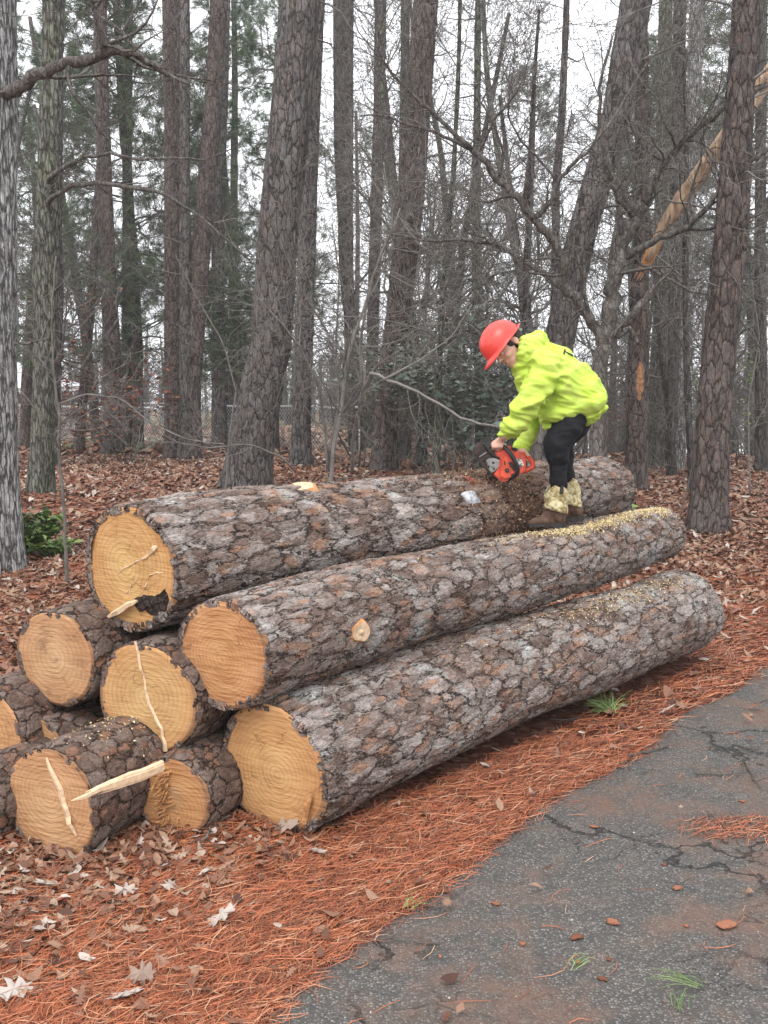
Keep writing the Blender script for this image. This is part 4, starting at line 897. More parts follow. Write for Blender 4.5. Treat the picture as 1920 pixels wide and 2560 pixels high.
# dogwood: traced bare tree behind the worker
def dogwood():
    y = 12.2; base = PY(1498, 1100, y); base[2] = float(gz(base[0], y)); rg = random.Random(7)
    t = thing('bare_tree', 'crooked dark dogwood forking behind the worker, its pale limbs spreading both ways', 'tree', tuple(base))
    def q(*uvd): return [PY(u, v, y+d)-base for u, v, d in uvd]
    trunk_mesh('trunk', [(0, 0, -.1)]+q((1497, 1000, 0), (1496, 930, 0), (1504, 880, 0), (1510, 862, 0)), [.10, .095, .085, .085, .08], M['limb'], t, 5, 18, flare=.3)
    T = Tubes()
    S = lambda pts, r0, r1, n, L, **kw: sprout(T, q(*pts), r0*1.1, r1*1.25, rg, int(n*.7), L, kids=(5, 3), **kw)
    S([(1508, 870, 0), (1490, 820, 0), (1463, 775, 0), (1430, 740, -.1), (1412, 716, -.1), (1405, 650, -.2), (1375, 590, -.3), (1336, 550, -.4), (1300, 500, -.5), (1245, 450, -.5), (1215, 400, -.6), (1180, 375, -.6)], .055, .026, 18, .9)
    S([(1180, 375, -.6), (1110, 310, -.7), (1064, 270, -.7), (1000, 205, -.7), (955, 150, -.8), (940, 90, -.8)], .024, .008, 22, .9)
    S([(1180, 375, -.6), (1090, 330, -.5), (1010, 310, -.4), (955, 285, -.3), (900, 290, -.3)], .018, .006, 16, .8)
    S([(1412, 722, -.1), (1370, 690, .1), (1307, 648, .2), (1240, 610, .3), (1150, 600, .3), (1050, 600, .3), (960, 580, .3)], .03, .008, 24, .9)
    S([(1336, 550, -.4), (1380, 500, -.5), (1395, 450, -.5), (1440, 400, -.6), (1470, 380, -.6)], .028, .012, 10, .8)
    S([(1390, 450, -.5), (1350, 400, -.5), (1300, 350, -.5), (1270, 290, -.6), (1275, 200, -.6)], .014, .005, 16, .8)
    S([(1245, 450, -.5), (1260, 380, -.6), (1230, 300, -.7), (1190, 240, -.7), (1130, 250, -.8)], .016, .005, 14, .8)
    S([(1510, 862, 0), (1525, 800, .1), (1535, 730, .1), (1545, 640, .2), (1570, 580, .2), (1590, 540, .3), (1610, 510, .3)], .085, .06, 10, .9)
    S([(1610, 510, .3), (1640, 440, .3), (1670, 390, .2), (1730, 330, .1), (1800, 280, 0), (1880, 235, 0), (1960, 190, 0)], .045, .014, 20, 1.0)
    S([(1565, 645, .2), (1640, 600, .1), (1700, 575, 0), (1770, 520, -.2), (1810, 455, -.3), (1920, 370, -.5), (1990, 330, -.5)], .036, .014, 22, 1.0)
    S([(1600, 660, .1), (1660, 690, 0), (1730, 730, -.1), (1770, 735, -.2), (1850, 800, -.3), (1900, 870, -.3)], .018, .006, 16, .8)
    S([(1510, 862, 0), (1550, 820, -.1), (1590, 780, -.2), (1620, 740, -.2), (1640, 715, -.2)], .045, .03, 6, .6)
    S([(1545, 845, -.1), (1575, 820, -.2), (1600, 860, -.3)], .02, .012, 5, .5)
    S([(1590, 545, .3), (1560, 480, .3), (1520, 420, .4), (1500, 330, .4), (1500, 200, .4), (1530, 90, .4)], .03, .01, 22, .9)
    S([(1470, 380, -.6), (1530, 300, -.6), (1590, 200, -.6), (1660, 100, -.6), (1720, 0, -.6)], .014, .006, 22, .9)
    S([(1400, 640, -.2), (1440, 560, -.3), (1500, 500, -.3), (1560, 420, -.3), (1640, 380, -.3)], .012, .004, 14, .8)
    S([(1700, 575, 0), (1790, 570, 0), (1920, 530, 0), (1990, 520, 0)], .016, .007, 14, .8)
    T.build('crown', M['limb'], t)
dogwood()
# second bare tree whose low limb reaches toward the saw
def lowlimb():
    y = 11.2; base = PY(880, 1180, 12.5); base[2] = float(gz(base[0], base[1])); rg = random.Random(17)
    t = thing('bare_sapling', 'spindly sapling near the middle whose low limb reaches toward the chainsaw', 'sapling', tuple(base)); T = Tubes()
    def q(*uvd): return [PY(u, v, y+d)-base for u, v, d in uvd]
    S = lambda pts, r0, r1, n, L, **kw: sprout(T, [np.array([0, 0, -.05])]*0+q(*pts), r0, r1, rg, n, L, kids=(4, 3), **kw)
    S([(880, 1180, 1.3), (885, 1080, .8), (905, 980, .3), (930, 930, .1), (962, 948, 0), (1030, 972, 0), (1100, 1015, 0), (1150, 1042, 0), (1200, 1060, 0), (1252, 1068, 0)], .022, .012, 14, .7)
    S([(905, 980, .3), (900, 850, .3), (930, 700, .2), (985, 560, .2), (960, 420, .3)], .016, .006, 22, 1.0)
    S([(962, 948, 0), (1050, 900, 0), (1130, 840, 0), (1180, 760, .1)], .010, .004, 14, .7)
    T.build('stems', M['twig'], t)
lowlimb()
def sapling(label, pts, y, r0, r1, n, L, seed, more=(), name='bare_sapling', m='twig'):
    rg = random.Random(seed); base = PY(pts[0][0], pts[0][1], y); base[2] = float(gz(base[0], y)); t = thing(name, label, 'sapling', tuple(base)); T = Tubes()
    def q(L_): return [np.zeros(3)-[0, 0, .05]]+[PY(a_[0], a_[1], y+(a_[2] if len(a_) > 2 else 0))-base for a_ in L_[1:]]
    def q2(L_): return [PY(a_[0], a_[1], y+(a_[2] if len(a_) > 2 else 0))-base for a_ in L_]
    sprout(T, q(pts), r0, r1, rg, n, L, kids=(4, 3))
    for p_, a_, b_, n_ in more: sprout(T, q2(p_), a_, b_, rg, n_, L*.8, kids=(3, 2))
    T.build('stems', M[m], t); return t
sapling('thin pale sapling between the mossy trunk and the top log’s cut end', [(163, 1345), (158, 1250), (148, 1150), (148, 1035), (139, 975), (133, 900), (128, 780), (140, 640)], 9.6, .018, .006, 10, .7, 31,
        [([(147, 1120), (120, 1060, -.2), (80, 1010, -.3), (50, 975, -.3)], .008, .004, 5), ([(150, 1060), (190, 1030, -.1), (230, 1000, -.2), (265, 975, -.2)], .007, .003, 5), ([(150, 1215), (152, 1160, .1), (142, 1120, .1)], .008, .006, 2), ([(146, 1010), (215, 985, .1), (300, 995, .1), (380, 1060, 0), (470, 1100, 0), (560, 1110, 0)], .008, .004, 10)])
sapling('multi-stemmed bare shrub rising beside the big plated pine', [(816, 1192), (835, 1100), (851, 1042), (866, 900), (905, 780), (950, 640), (1000, 520)], 12.2, .028, .008, 18, 1.1, 32,
        [([(820, 1180), (812, 1050), (790, 950, -.2), (740, 850, -.3), (660, 760, -.4), (600, 700, -.5)], .018, .006, 18), ([(818, 1170), (850, 1000, .1), (840, 850, .1), (850, 700, 0), (830, 560, 0)], .016, .006, 16),
         ([(851, 1042), (900, 960, -.2), (960, 900, -.3), (1010, 870, -.3)], .014, .006, 10), ([(866, 900), (800, 800), (740, 700), (700, 600)], .010, .004, 14), ([(740, 1180, -.5), (700, 1140, -.6), (620, 1110, -.6), (520, 1120, -.6), (440, 1105, -.5), (390, 1080, -.4)], .012, .006, 8)])
sapling('leaning bare twiggy sapling left of the big plated pine’s foot', [(560, 1180), (575, 1080), (590, 980), (560, 860), (500, 760), (440, 640)], 14, .014, .005, 18, 1.0, 33)
sapling('bare sapling right of the worker near the scarred pine', [(1700, 1180), (1770, 1000), (1790, 880), (1740, 780)], 12.5, .01, .004, 14, .8, 34, [([(1770, 1000), (1720, 1040), (1670, 1080)], .006, .003, 6)])
sapling('bare wispy sapling at the far right edge behind the big pine', [(1880, 1160), (1870, 1000), (1900, 850), (1880, 700)], 15, .014, .005, 20, 1.0, 35)

# ------------------------------------------------------------------ background woods from a few models, each copied as its own thing
def copy_thing(src, loc, rz, sc, label=None, tilt=0):
    c = src.copy(); COL.objects.link(c); c.location = loc; c.rotation_euler = (tilt, 0, rz); c.scale = (sc,)*3
    if label: c['label'] = label
    for ch in list(src.children):
        d = ch.copy(); COL.objects.link(d); d.parent = c
    return c
def bare_model(seed, hgt, r, nl, L, m='farbark', tw='twigfar'):
    rg = random.Random(seed); t = thing('bare_tree', '', 'tree'); pts = [np.array([0, 0, -.2])]
    d = np.array([rg.gauss(0, .05), rg.gauss(0, .05), 1.0]); n = 9
    for i in range(n): d = d+np.array([rg.gauss(0, .07), rg.gauss(0, .07), .1]); d /= np.linalg.norm(d); pts.append(pts[-1]+d*hgt/n)
    trunk_mesh('trunk', pts, list(np.linspace(r, r*.35, n+1)), M[m], t, seed, 12, step=.4)
    T = Tubes()
    for i in range(nl):
        f = rg.uniform(.22, 1)*(n); j = min(int(f), n-1); p_ = pts[j]+(pts[j+1]-pts[j])*(f-j); a = rg.uniform(0, 6.28)
        grow(T, p_, (math.cos(a), math.sin(a), rg.uniform(.1, 1.2)), L*(1.25-f/n*.7)*rg.uniform(.6, 1.3), r*.38*(1.15-f/n), 0, rg, (7, 5, 3), .24, .06, .5, .004)
    T.build('crown', M[tw], t); return t
def pine_model(seed, hgt, r, lo, nb, L, lean=.03):
    rg = random.Random(seed); t = thing('pine_tree', '', 'tree'); pts = [np.array([0, 0, -.2])]; d = np.array([rg.gauss(0, lean), rg.gauss(0, lean), 1.0]); n = 8
    for i in range(n): d = d+np.array([rg.gauss(0, .015), rg.gauss(0, .015), 0]); d /= np.linalg.norm(d); pts.append(pts[-1]+d*hgt/n)
    trunk_mesh('trunk', pts, list(np.linspace(r, r*.4, n+1)), M['pinebark_red' if seed % 2 else 'farbark'], t, seed, 14, step=.3); T = Tubes(); tp = []
    for i in range(nb):
        f = rg.uniform(lo, 1)*n; j = min(int(f), n-1); p_ = pts[j]+(pts[j+1]-pts[j])*(f-j); a = rg.uniform(0, 6.28)
        grow(T, p_, (math.cos(a), math.sin(a), rg.uniform(-.1, .7)), L*(1.3-f/n*.8)*rg.uniform(.6, 1.3), .028, 0, rg, (6, 4), .2, .0, .42, .005, tp)
    T.build('crown', M['twigfar'], t)
    tp2 = [x for x in tp if rg.random() < .9]
    foliage('foliage', tp2, M['pinefol'], t, 22, .25, .013, seed, spread=.55); return t
def shrub_model(seed, hgt, ns, m='twigfar', leafm=None, nleaf=0, name='bare_shrub', cat='shrub', ll=.08):
    rg = random.Random(seed); t = thing(name, '', cat); T = Tubes(); tp = []
    for i in range(ns):
        a = rg.uniform(0, 6.28); grow(T, (rg.gauss(0, .1), rg.gauss(0, .1), -.05), (math.cos(a)*.5, math.sin(a)*.5, 1), hgt*rg.uniform(.6, 1.2), .014*hgt/2, 0, rg, (6, 5, 2), .22, .05, .5, .004, tp)
    T.build('stems', M[m], t)
    if nleaf:
        P_ = []
        for i in range(nleaf):
            q = tp[rg.randrange(len(tp))][0]; P_.append(q+np.array([rg.gauss(0, .09), rg.gauss(0, .09), rg.gauss(0, .09)]))
        broad('leaves', P_, M[leafm], t, ll, ll*.28, seed)
    return t
BM = [bare_model(200, 9.5, .11, 16, 2.6), bare_model(201, 11, .14, 20, 3.0), bare_model(202, 8, .09, 16, 2.4), bare_model(203, 12, .13, 18, 2.8, 'mossbark')]
PM = [pine_model(301, 14, .17, .22, 42, 2.3), pine_model(302, 15, .19, .35, 44, 2.6), pine_model(303, 11, .13, .2, 46, 2.0)]
TM = [pine_model(311, 16, .17, .72, 14, 2.2), pine_model(312, 17, .2, .75, 14, 2.2, .06)]
SM = [shrub_model(401, 2.2, 6), shrub_model(402, 3.0, 7), shrub_model(403, 1.6, 7)]
EM = [shrub_model(411, 2.0, 5, leafm='greyleaf', nleaf=900, name='evergreen_shrub', ll=.13), shrub_model(412, 2.6, 5, leafm='greenleaf', nleaf=500, name='evergreen_shrub', ll=.12), shrub_model(413, 2.2, 5, leafm='rustleaf', nleaf=380, name='oak_shrub', ll=.12)]
NM = [bare_model(211, 8.5, .06, 18, 2.4, 'mossbark', 'twig'), bare_model(212, 7.5, .05, 16, 2.2, 'farbark', 'twig')]
used = set()
def place(model, x, y, sc, rz, label, group, z=None, tilt=0):
    loc = (x, y, float(gz(x, y)) if z is None else z)
    if model.name not in used:
        used.add(model.name); model.location = loc; model.rotation_euler = (tilt, 0, rz); model.scale = (sc,)*3; o = model
    else: o = copy_thing(model, loc, rz, sc, tilt=tilt)
    o['label'] = label; o['group'] = group; return o
rg = random.Random(99)
def atu(u, y): return (u-960)/FP*y*1.01
for u, y, mi in [(250, 36, 0), (575, 33, 2), (1870, 38, 0), (70, 30, 0), (200, 27, 2), (350, 30, 0), (500, 31, 2), (600, 38, 0), (690, 30, 2), (130, 46, 1), (1690, 36, 0), (1930, 28, 1)]:
    place(PM[mi], atu(u, y), y, rg.uniform(.85, 1.1), rg.uniform(0, 6.28), 'hazy pine with green needle boughs behind the front row of trunks', 'green pines in the woods behind')
for i in range(8):
    u = rg.uniform(-50, 1980); y = rg.uniform(36, 60)
    place(TM[i % 2], atu(u, y), y, rg.uniform(.75, 1.15), rg.uniform(0, 6.28), 'tall straight bare-stemmed pine far back in the hazy woods', 'tall distant pine trunks')
for i in range(24):
    u = rg.uniform(-60, 1990) if i % 4 == 0 else rg.uniform(850, 1950); y = rg.uniform(18, 48)
    place(BM[i % 4], atu(u, y), y, rg.uniform(.7, 1.15), rg.uniform(0, 6.28), 'leafless grey tree with fine twigs in the hazy woods', 'leafless trees in the woods behind')
for u, y in [(1085, 17), (1270, 16.5), (1730, 16.5)]:
    place(NM[(int(u)//10) % 2], atu(u, y), y, rg.uniform(.8, 1.15), rg.uniform(0, 6.28), 'slender leafless tree with pale twigs among the front trunks', 'slender leafless trees among the trunks')
for i in range(28):
    y = rg.uniform(19, 50); u = rg.uniform(880, 1990)
    place(SM[i % 3], atu(u, y), y, rg.uniform(.7, 1.4), rg.uniform(0, 6.28), 'leafless twiggy shrub in the hazy undergrowth', 'leafless undergrowth shrubs')
for u, y, k_, sc in [(1130, 17, 0, 1.1), (1190, 19, 0, 1.0), (1090, 22, 1, .9), (1250, 24, 0, 1.), (1840, 30, 1, 1), (1900, 24, 1, .8), (330, 22, 2, 1.1), (300, 26, 2, 1.2), (1500, 28, 2, 1), (1700, 36, 0, 1.2), (1000, 30, 0, 1.2), (620, 40, 1, 1.)]:
    lab = ['grey-green broadleaf evergreen shrub in the undergrowth', 'yellow-green evergreen shrub in the far undergrowth', 'young oak shrub still holding rusty brown leaves'][k_]
    place(EM[k_], atu(u, y), y, sc, rg.uniform(0, 6.28), lab, ['grey-green shrubs', 'yellow-green shrubs', 'rusty-leaved shrubs'][k_])
# far wood as one mass
T = Tubes(); r_ = random.Random(5); 
for i in range(300):
    y = r_.uniform(58, 110); x = r_.uniform(-.42, .42)*y; z0 = float(gz(x, y)); h_ = r_.uniform(4, 10)*(.75 if x < 0 else 1); ln_ = r_.gauss(0, .04)
    T.add([(x, y, z0), (x+ln_*h_*.5, y, z0+h_*.5), (x+ln_*h_, y, z0+h_)], [.16, .12, .05], 5, r_.random())
    for j in range(16):
        f = r_.uniform(.1, 1); a = r_.uniform(0, 6.28); L = r_.uniform(.8, 3.2); p_ = np.array([x+ln_*h_*f, y, z0+h_*f]); e = p_+np.array([math.cos(a)*L, math.sin(a)*L, r_.uniform(-.1, 1)*L])
        T.add([p_, (p_+e)/2+np.array([0, 0, .2]), e], [.035, .022, .01], 3, r_.random())
        for l_ in range(3):
            q = p_+(e-p_)*r_.uniform(.3, 1); e2 = q+np.array([r_.gauss(0, .6), r_.gauss(0, .6), r_.uniform(-.1, .9)]); T.add([q, e2], [.014, .006], 3, r_.random())
o = T.build('distant_woods', M['twigfar'], None); tag(o, 'hazy mass of distant bare trees closing the view', 'woods', kind='stuff')

# ------------------------------------------------------------------ fence, outbuilding, low plants
M['galv'] = plain('galvanised_steel', (.72, .73, .75), .5, .5, .06, 8, 0, .1)
def fence(p0, p1, hgt, label, dia=.10):
    p0 = np.array(p0, float); p1 = np.array(p1, float); L = np.linalg.norm(p1-p0); d = (p1-p0)/L; n = max(2, int(L/3)+1)
    t = thing('chain_link_fence', label, 'fence', (p0[0], p0[1], float(gz(*p0)))); org = np.array(t.location)
    G = lambda s_, h_: np.array([p0[0]+d[0]*s_, p0[1]+d[1]*s_, float(gz(p0[0]+d[0]*s_, p0[1]+d[1]*s_))+h_])-org
    T = Tubes(); T.add([G(L*i/(3*n), hgt) for i in range(3*n+1)], .03, 8); T.build('rail', M['galv'], t)
    for i in range(n+1):
        T = Tubes(); T.add([G(L*i/n, -.1), G(L*i/n, hgt*.5), G(L*i/n, hgt+.03)], .032, 8); T.build('post', M['galv'], t)
    T = Tubes(); m_ = int(L/dia)
    for i in range(m_):
        s_ = i*dia
        if s_+hgt < L: T.add([G(s_, .03), G(s_+hgt/2, hgt/2), G(s_+hgt, hgt)], .0035, 3)
        if s_-hgt > 0: T.add([G(s_, .03), G(s_-hgt/2, hgt/2), G(s_-hgt, hgt)], .0035, 3)
    T.build('wire_mesh', M['galv'], t)
fence((atu(-80, 38), 38), (atu(250, 37), 37), 1.2, 'galvanised chain link fence at the left, behind the mossy trunk')
fence((atu(252, 37), 37), (atu(900, 28.7), 28.7), 1.2, 'galvanised chain link fence slanting down behind the middle pines', .12)
fence((atu(-60, 60), 60), (atu(700, 60), 60), 1.3, 'farther chain link fence beyond the near one', .2)
def house():
    y = 46; x0, x1 = atu(-330, y), atu(69, y); g0 = float(gz(x1, y)); ze = 1.9-(982-930)/2820*y; D = 7
    t = thing('outbuilding', 'low brown brick outbuilding with a pale roof showing between the two left trunks', 'building', (x1, y, g0))
    def box(name, a, b, m, par=t):
        V = [(x, yy, z) for x in (a[0], b[0]) for yy in (a[1], b[1]) for z in (a[2], b[2])]; return mesh(name, np.array(V)-np.array([x1, y, g0]), [(0, 1, 3, 2), (4, 6, 7, 5), (0, 4, 5, 1), (2, 3, 7, 6), (0, 2, 6, 4), (1, 5, 7, 3)], m, par, False)
    k = NT('brown_brick'); v = k.coord(rot=(math.radians(90), 0, 0)); b = k.n('ShaderNodeTexBrick'); k.set(b.inputs[0], v); b.inputs['Scale'].default_value = 3; b.inputs['Color1'].default_value = (.14, .07, .045, 1); b.inputs['Color2'].default_value = (.20, .10, .06, 1); b.inputs['Mortar'].default_value = (.25, .21, .18, 1)
    box('wall', (x0, y, g0-.5), (x1, y+D, ze), k.fin(b.outputs[0]))
    wh = plain('white_trim', (.75, .76, .75), .5); box('fascia', (x0-.5, y-.5, ze), (x1+.5, y+D+.5, ze+.22), wh)
    a = np.array([(x0-.6, y-.6, ze+.225), (x1+.6, y-.6, ze+.225), (x1+.6, y+D+.6, ze+.225), (x0-.6, y+D+.6, ze+.225), (x0+3, y+D/2, ze+1.9), (x1-3, y+D/2, ze+1.9)])-np.array([x1, y, g0])
    mesh('roof', a, [(0, 1, 5, 4), (1, 2, 5), (2, 3, 4, 5), (3, 0, 4), (3, 2, 1, 0)], plain('pale_roofing', (.66, .67, .68), .5, .3, .08, 5), t, False)
    f = box('window', (x1-2.6, y-.03, ze-1.3), (x1-1.5, y+.01, ze-.4), wh); box('pane', (x1-2.5, y-.04, ze-1.2), (x1-1.6, y-.031, ze-.5), plain('window_glass', (.05, .06, .07), .1, .6), f)
house()
def leafy(label, u, v, rx, rz, n, L, seed, y=None, m='greenleaf', name='leafy_shrub', group=None, base_v=None, w_=.3):
    p = PG(u, base_v or v) if y is None else None
    if y is not None: p = PY(u, v, y); p[2] = float(gz(p[0], y))
    rg = random.Random(seed); t = thing(name, label, 'shrub', tuple(p), group); T = Tubes(); P_ = []
    for i in range(26):
        a = rg.uniform(0, 6.28); e = np.array([math.cos(a)*rx*rg.uniform(.3, 1), math.sin(a)*rx*rg.uniform(.3, 1), rz*rg.uniform(.4, 1)]); b = np.array([rg.gauss(0, rx*.12), rg.gauss(0, rx*.12), -.03])
        mdl = (b+e)/2+np.array([0, 0, rz*.25]); T.add([b, mdl, e], [.006, .004, .002], 4, .4)
        for j in range(n//26):
            s_ = rg.uniform(.25, 1.05); q = b*(1-s_)**2+2*mdl*s_*(1-s_)+e*s_**2; P_.append(q+np.array([rg.gauss(0, .03), rg.gauss(0, .03), rg.gauss(0, .03)]))
    T.build('stems', M['twig'], t); broad('leaves', P_, M[m], t, L, L*w_, seed); return t
leafy('bright green leafy shrub at the foot of the pale oak', 62, 1385, .42, .40, 900, .10, 1)
leafy('small green clump creeping up the pale oak beside the shrub', 128, 1395, .22, .16, 260, .08, 2)
leafy('dark green leafy shrub behind the top log, by the worker’s legs', 1500, 1150, .42, .62, 520, .12, 3, y=10.2, w_=.22)
leafy('low ivy clump around the dark trunk right of the big plated pine', 755, 1166, .25, .22, 300, .07, 4, m='greyleaf')
def fern_model():
    t = thing('fern', '', 'fern'); rg = random.Random(3); T = Tubes(); V = []; F_ = []; R_ = []
    for i in range(13):
        a = rg.uniform(0, 6.28); L = rg.uniform(.3, .5); ev = rg.uniform(.5, 1.1); D = []
        for k_ in range(9):
            s_ = k_/8; D.append(np.array([math.cos(a)*L*s_*math.cos(ev*(1-s_*.4)), math.sin(a)*L*s_*math.cos(ev*(1-s_*.4)), L*(s_*math.sin(ev)-.45*s_*s_)]))
        T.add(D, .003, 3, .2); sd_ = np.array([-math.sin(a), math.cos(a), 0])
        for k_ in range(1, 9):
            for sg in (-1, 1):
                w_ = .055*math.sin(math.pi*min(1, (k_+.8)/9.2)); q = D[k_]; dr = D[k_]-D[k_-1]; o_ = len(V)
                V += [q-dr*.35, q+sd_*sg*w_-dr*.1+[0, 0, -.008], q+dr*.35]; F_.append((o_, o_+1, o_+2)); R_.append(rg.random()*.7)
    T.build('stalks', M['twig'], t); mesh('fronds', V, F_, M['greenleaf'], t, False, R_); return t
FM = fern_model(); rg = random.Random(8)
for i in range(15):
    u = rg.choice([rg.uniform(165, 250), rg.uniform(310, 410)]); v = rg.uniform(1108, 1132); p = PG(u, v)
    place(FM, p[0], p[1], rg.uniform(.7, 1.3), rg.uniform(0, 6), 'dark green fern among the leaves below the fence', 'ferns by the slim reddish pine')
# orange scar on the pine
def scar():
    for o in list(bpy.data.objects):
        if o.get('label', '').startswith('reddish pine with an orange bark scar'): t = o
    y = t.location.y; tr = [c for c in t.children if c.name.startswith('trunk')][0]
    V = []; n = 10; m_ = 12; r = 50/FP*y/2
    for i in range(m_+1):
        s_ = i/m_; z = PY(1598, 1000-95*s_, y)[2]-t.location.z; wd = .42*math.sin(math.pi*(.04+.92*s_))**.6*(1+.35*math.sin(i*2.3)+.2*math.sin(i*5.1))
        for j in range(n+1):
            a = -math.pi/2-.15+wd*(j/n-.5)*2; rr = r*(1.13 if 0 < j < n else .9); V.append(((PY(1597.5, 950, y)[0]-t.location.x)+math.cos(a)*rr, math.sin(a)*rr, z))
    F_ = [(i*(n+1)+j, i*(n+1)+j+1, (i+1)*(n+1)+j+1, (i+1)*(n+1)+j) for i in range(m_) for j in range(n)]
    o = mesh('bark_scar', V, F_, M['scarwood'], t)
scar()

# ------------------------------------------------------------------ the worker
_gi = LOGI['middle']; _n0 = _gi['near']; _f0 = np.array(log_world('middle', (0, 0, _gi['L']))); _k = ray(1395, 1325)[0]/ray(1395, 1325)[1]
_t = (_k*_n0[1]-_n0[0])/((_f0[0]-_n0[0])-_k*(_f0[1]-_n0[1])); Y0 = float(_n0[1]+_t*(_f0[1]-_n0[1])); print('Y0', Y0, _t, _n0, _f0)
def Cp(x, y, dy=0.0): return Vector(PY(1100+x/3.318, 750+y/3.318, Y0+dy))
SC1 = 1/(3.318*2820/(Y0+.02))
def chain(pr, pts, lat=1.0, world=False):
    """pts: (point, r) ; fills spheres between"""
    for (a, ra), (b, rb) in zip(pts[:-1], pts[1:]):
        n = max(2, int((b-a).length/(min(ra, rb)*.22)))
        for i in range(n+1):
            t_ = i/n; pr.append((a.lerp(b, t_), (ra+(rb-ra)*t_,)*3, None, lat))
_ico = {}
def ico(sub):
    if sub not in _ico:
        bm = bmesh.new(); bmesh.ops.create_icosphere(bm, subdivisions=sub, radius=1); _ico[sub] = (np.array([v.co[:] for v in bm.verts]), np.array([[v.index for v in f.verts] for f in bm.faces])); bm.free()
    return _ico[sub]
def blob(name, pr, voxel, m, parent, smooth=2, deform=None, org=None):
    VV = []; FF = []; off = 0
    for c, r, Rm, lat in pr:
        V0, F0 = ico(3 if max(r) > .05 else 2); V = V0*np.array([r[0], r[1]*lat, r[2]])
        if Rm is not None: V = V@np.array(Rm).T
        VV.append(V+np.array(c)); FF.append(F0+off); off += len(V0)
    tmp = mesh('tmp', np.concatenate(VV), [np.concatenate(FF)], None)
    md = tmp.modifiers.new('r', 'REMESH'); md.mode = 'VOXEL'; md.voxel_size = voxel; md.use_smooth_shade = True
    if smooth: sm = tmp.modifiers.new('s', 'SMOOTH'); sm.iterations = smooth; sm.factor = .5
    dg = bpy.context.evaluated_depsgraph_get(); me = bpy.data.meshes.new_from_object(tmp.evaluated_get(dg)); bpy.data.objects.remove(tmp)
    n = len(me.vertices); co = np.empty(n*3, np.float32); me.vertices.foreach_get('co', co); co = co.reshape(-1, 3)
    if deform is not None:
        no = np.empty(n*3, np.float32); me.vertices.foreach_get('normal', no); co = deform(co, no.reshape(-1, 3))
    if org is not None: co = co-np.array(org)
    me.vertices.foreach_set('co', co.astype(np.float32).ravel()); me.update(); me.name = name
    me.materials.clear(); me.materials.append(m); o = bpy.data.objects.new(name, me); put(o, parent); return o
from mathutils import noise as MN
def ridged(co, no, axis, f1, f2, amp, mask=None, seed=0.0):
    ax_ = Vector(axis).normalized(); b = ax_.cross(Vector((0, 1, 0.001))).normalized(); c = ax_.cross(b)
    A = co@np.array(ax_); B = co@np.array(b); C_ = co@np.array(c)
    out = np.array([1-abs(MN.noise(Vector((a*f1+seed, b_*f2, c_*f2)))*2) for a, b_, c_ in zip(A, B, C_)])
    out = (out-.6)*amp
    if mask is not None: out = out*mask
    return out
feet = Cp(960, 1900); PB = thing('person', 'worker in red hard hat, yellow-green hoodie, black trousers and boots, bending with a chainsaw', 'person', tuple(feet)); OG = tuple(feet)
k = NT('skin'); v = k.coord(); n = k.noise(v, 30, 4); M['skin'] = (k.b.inputs['Subsurface Weight'].__setattr__('default_value', .08), k.fin(k.mix(k.mr(n, .3, .7), (.52, .27, .20), (.66, .40, .31)), .5, .35))[1]
k = NT('hi_vis_fleece'); v = k.coord(); n = k.noise(v, 12, 5, .6); n2 = k.noise(v, 260, 2); sp_ = k.vor(v, 42, 'F1')
c = k.mix(k.mr(n, .35, .7, 0, .8), (.45, .62, .07), (.60, .71, .17)); c = k.mix(k.mr(sp_, .05, .10, .55, 0), c, (.25, .38, .05)); k.bump(n2, .003); M['hivis'] = k.fin(c, .85, .2)
k = NT('black_cloth'); v = k.coord(); n = k.noise(v, 90, 3); sp_ = k.vor(v, 30, 'F1'); c = k.mix(k.mr(sp_, .03, .06, .35, 0), k.mix(n, (.008, .008, .010), (.02, .02, .023)), (.2, .17, .12)); k.bump(n, .003); M['black'] = k.fin(c, .85, .2)
k = NT('brown_boot_leather'); v = k.coord(); n = k.noise(v, 22, 5, .6); k.bump(n, .005); M['boot'] = k.fin(k.ramp(n, [(.3, (.05, .027, .018)), (.55, (.11, .06, .042)), (.75, (.19, .115, .08))]), .65, .3)
k = NT('cream_boot_shaft'); v = k.coord(); n = k.noise(v, 26, 4, .55, 1.2); k.bump(n, .004); M['shaft'] = k.fin(k.ramp(n, [(.36, (.22, .15, .06)), (.48, (.42, .34, .17)), (.6, (.62, .57, .36)), (.75, (.68, .64, .45))]), .6, .3)
M['rubber'] = plain('dark_rubber', (.035, .03, .028), .7, .3, .3, 40, .002)
M['hair'] = plain('dark_hair', (.02, .013, .010), .6, .3, .4, 150, .004)
# head frame
def Hp(x, y, dy=0.0): return Vector(PY(1150+x/8.295, 780+y/8.295, Y0+dy))
HC = Hp(1005, 715, -.02); U = Vector((-.74, 0, .67)).normalized(); F0 = Vector((-.67, 0, -.74)).normalized(); L0 = Vector((0, -1, 0))
YA = math.radians(27); FH = F0*math.cos(YA)+L0*math.sin(YA); LH = L0*math.cos(YA)-F0*math.sin(YA)
RH = Matrix((FH, LH, U)).transposed()
def h(f, l, u): return HC+FH*f+LH*l+U*u
body = []
def he(f, l, u, rf, rl, ru): body.append((h(f, l, u), (rf, rl, ru), RH, 1.0))
he(-.012, 0, .03, .098, .077, .092); he(.03, 0, -.01, .068, .066, .075); he(.035, 0, -.06, .055, .055, .05); he(.062, 0, -.088, .028, .032, .024); he(.045, 0, -.082, .04, .045, .028)
he(.09, 0, .028, .014, .045, .012); he(.098, 0, .005, .011, .010, .022); he(.108, 0, -.014, .013, .013, .011); he(.1, .010, -.017, .009, .008, .007); he(.1, -.010, -.017, .009, .008, .007)
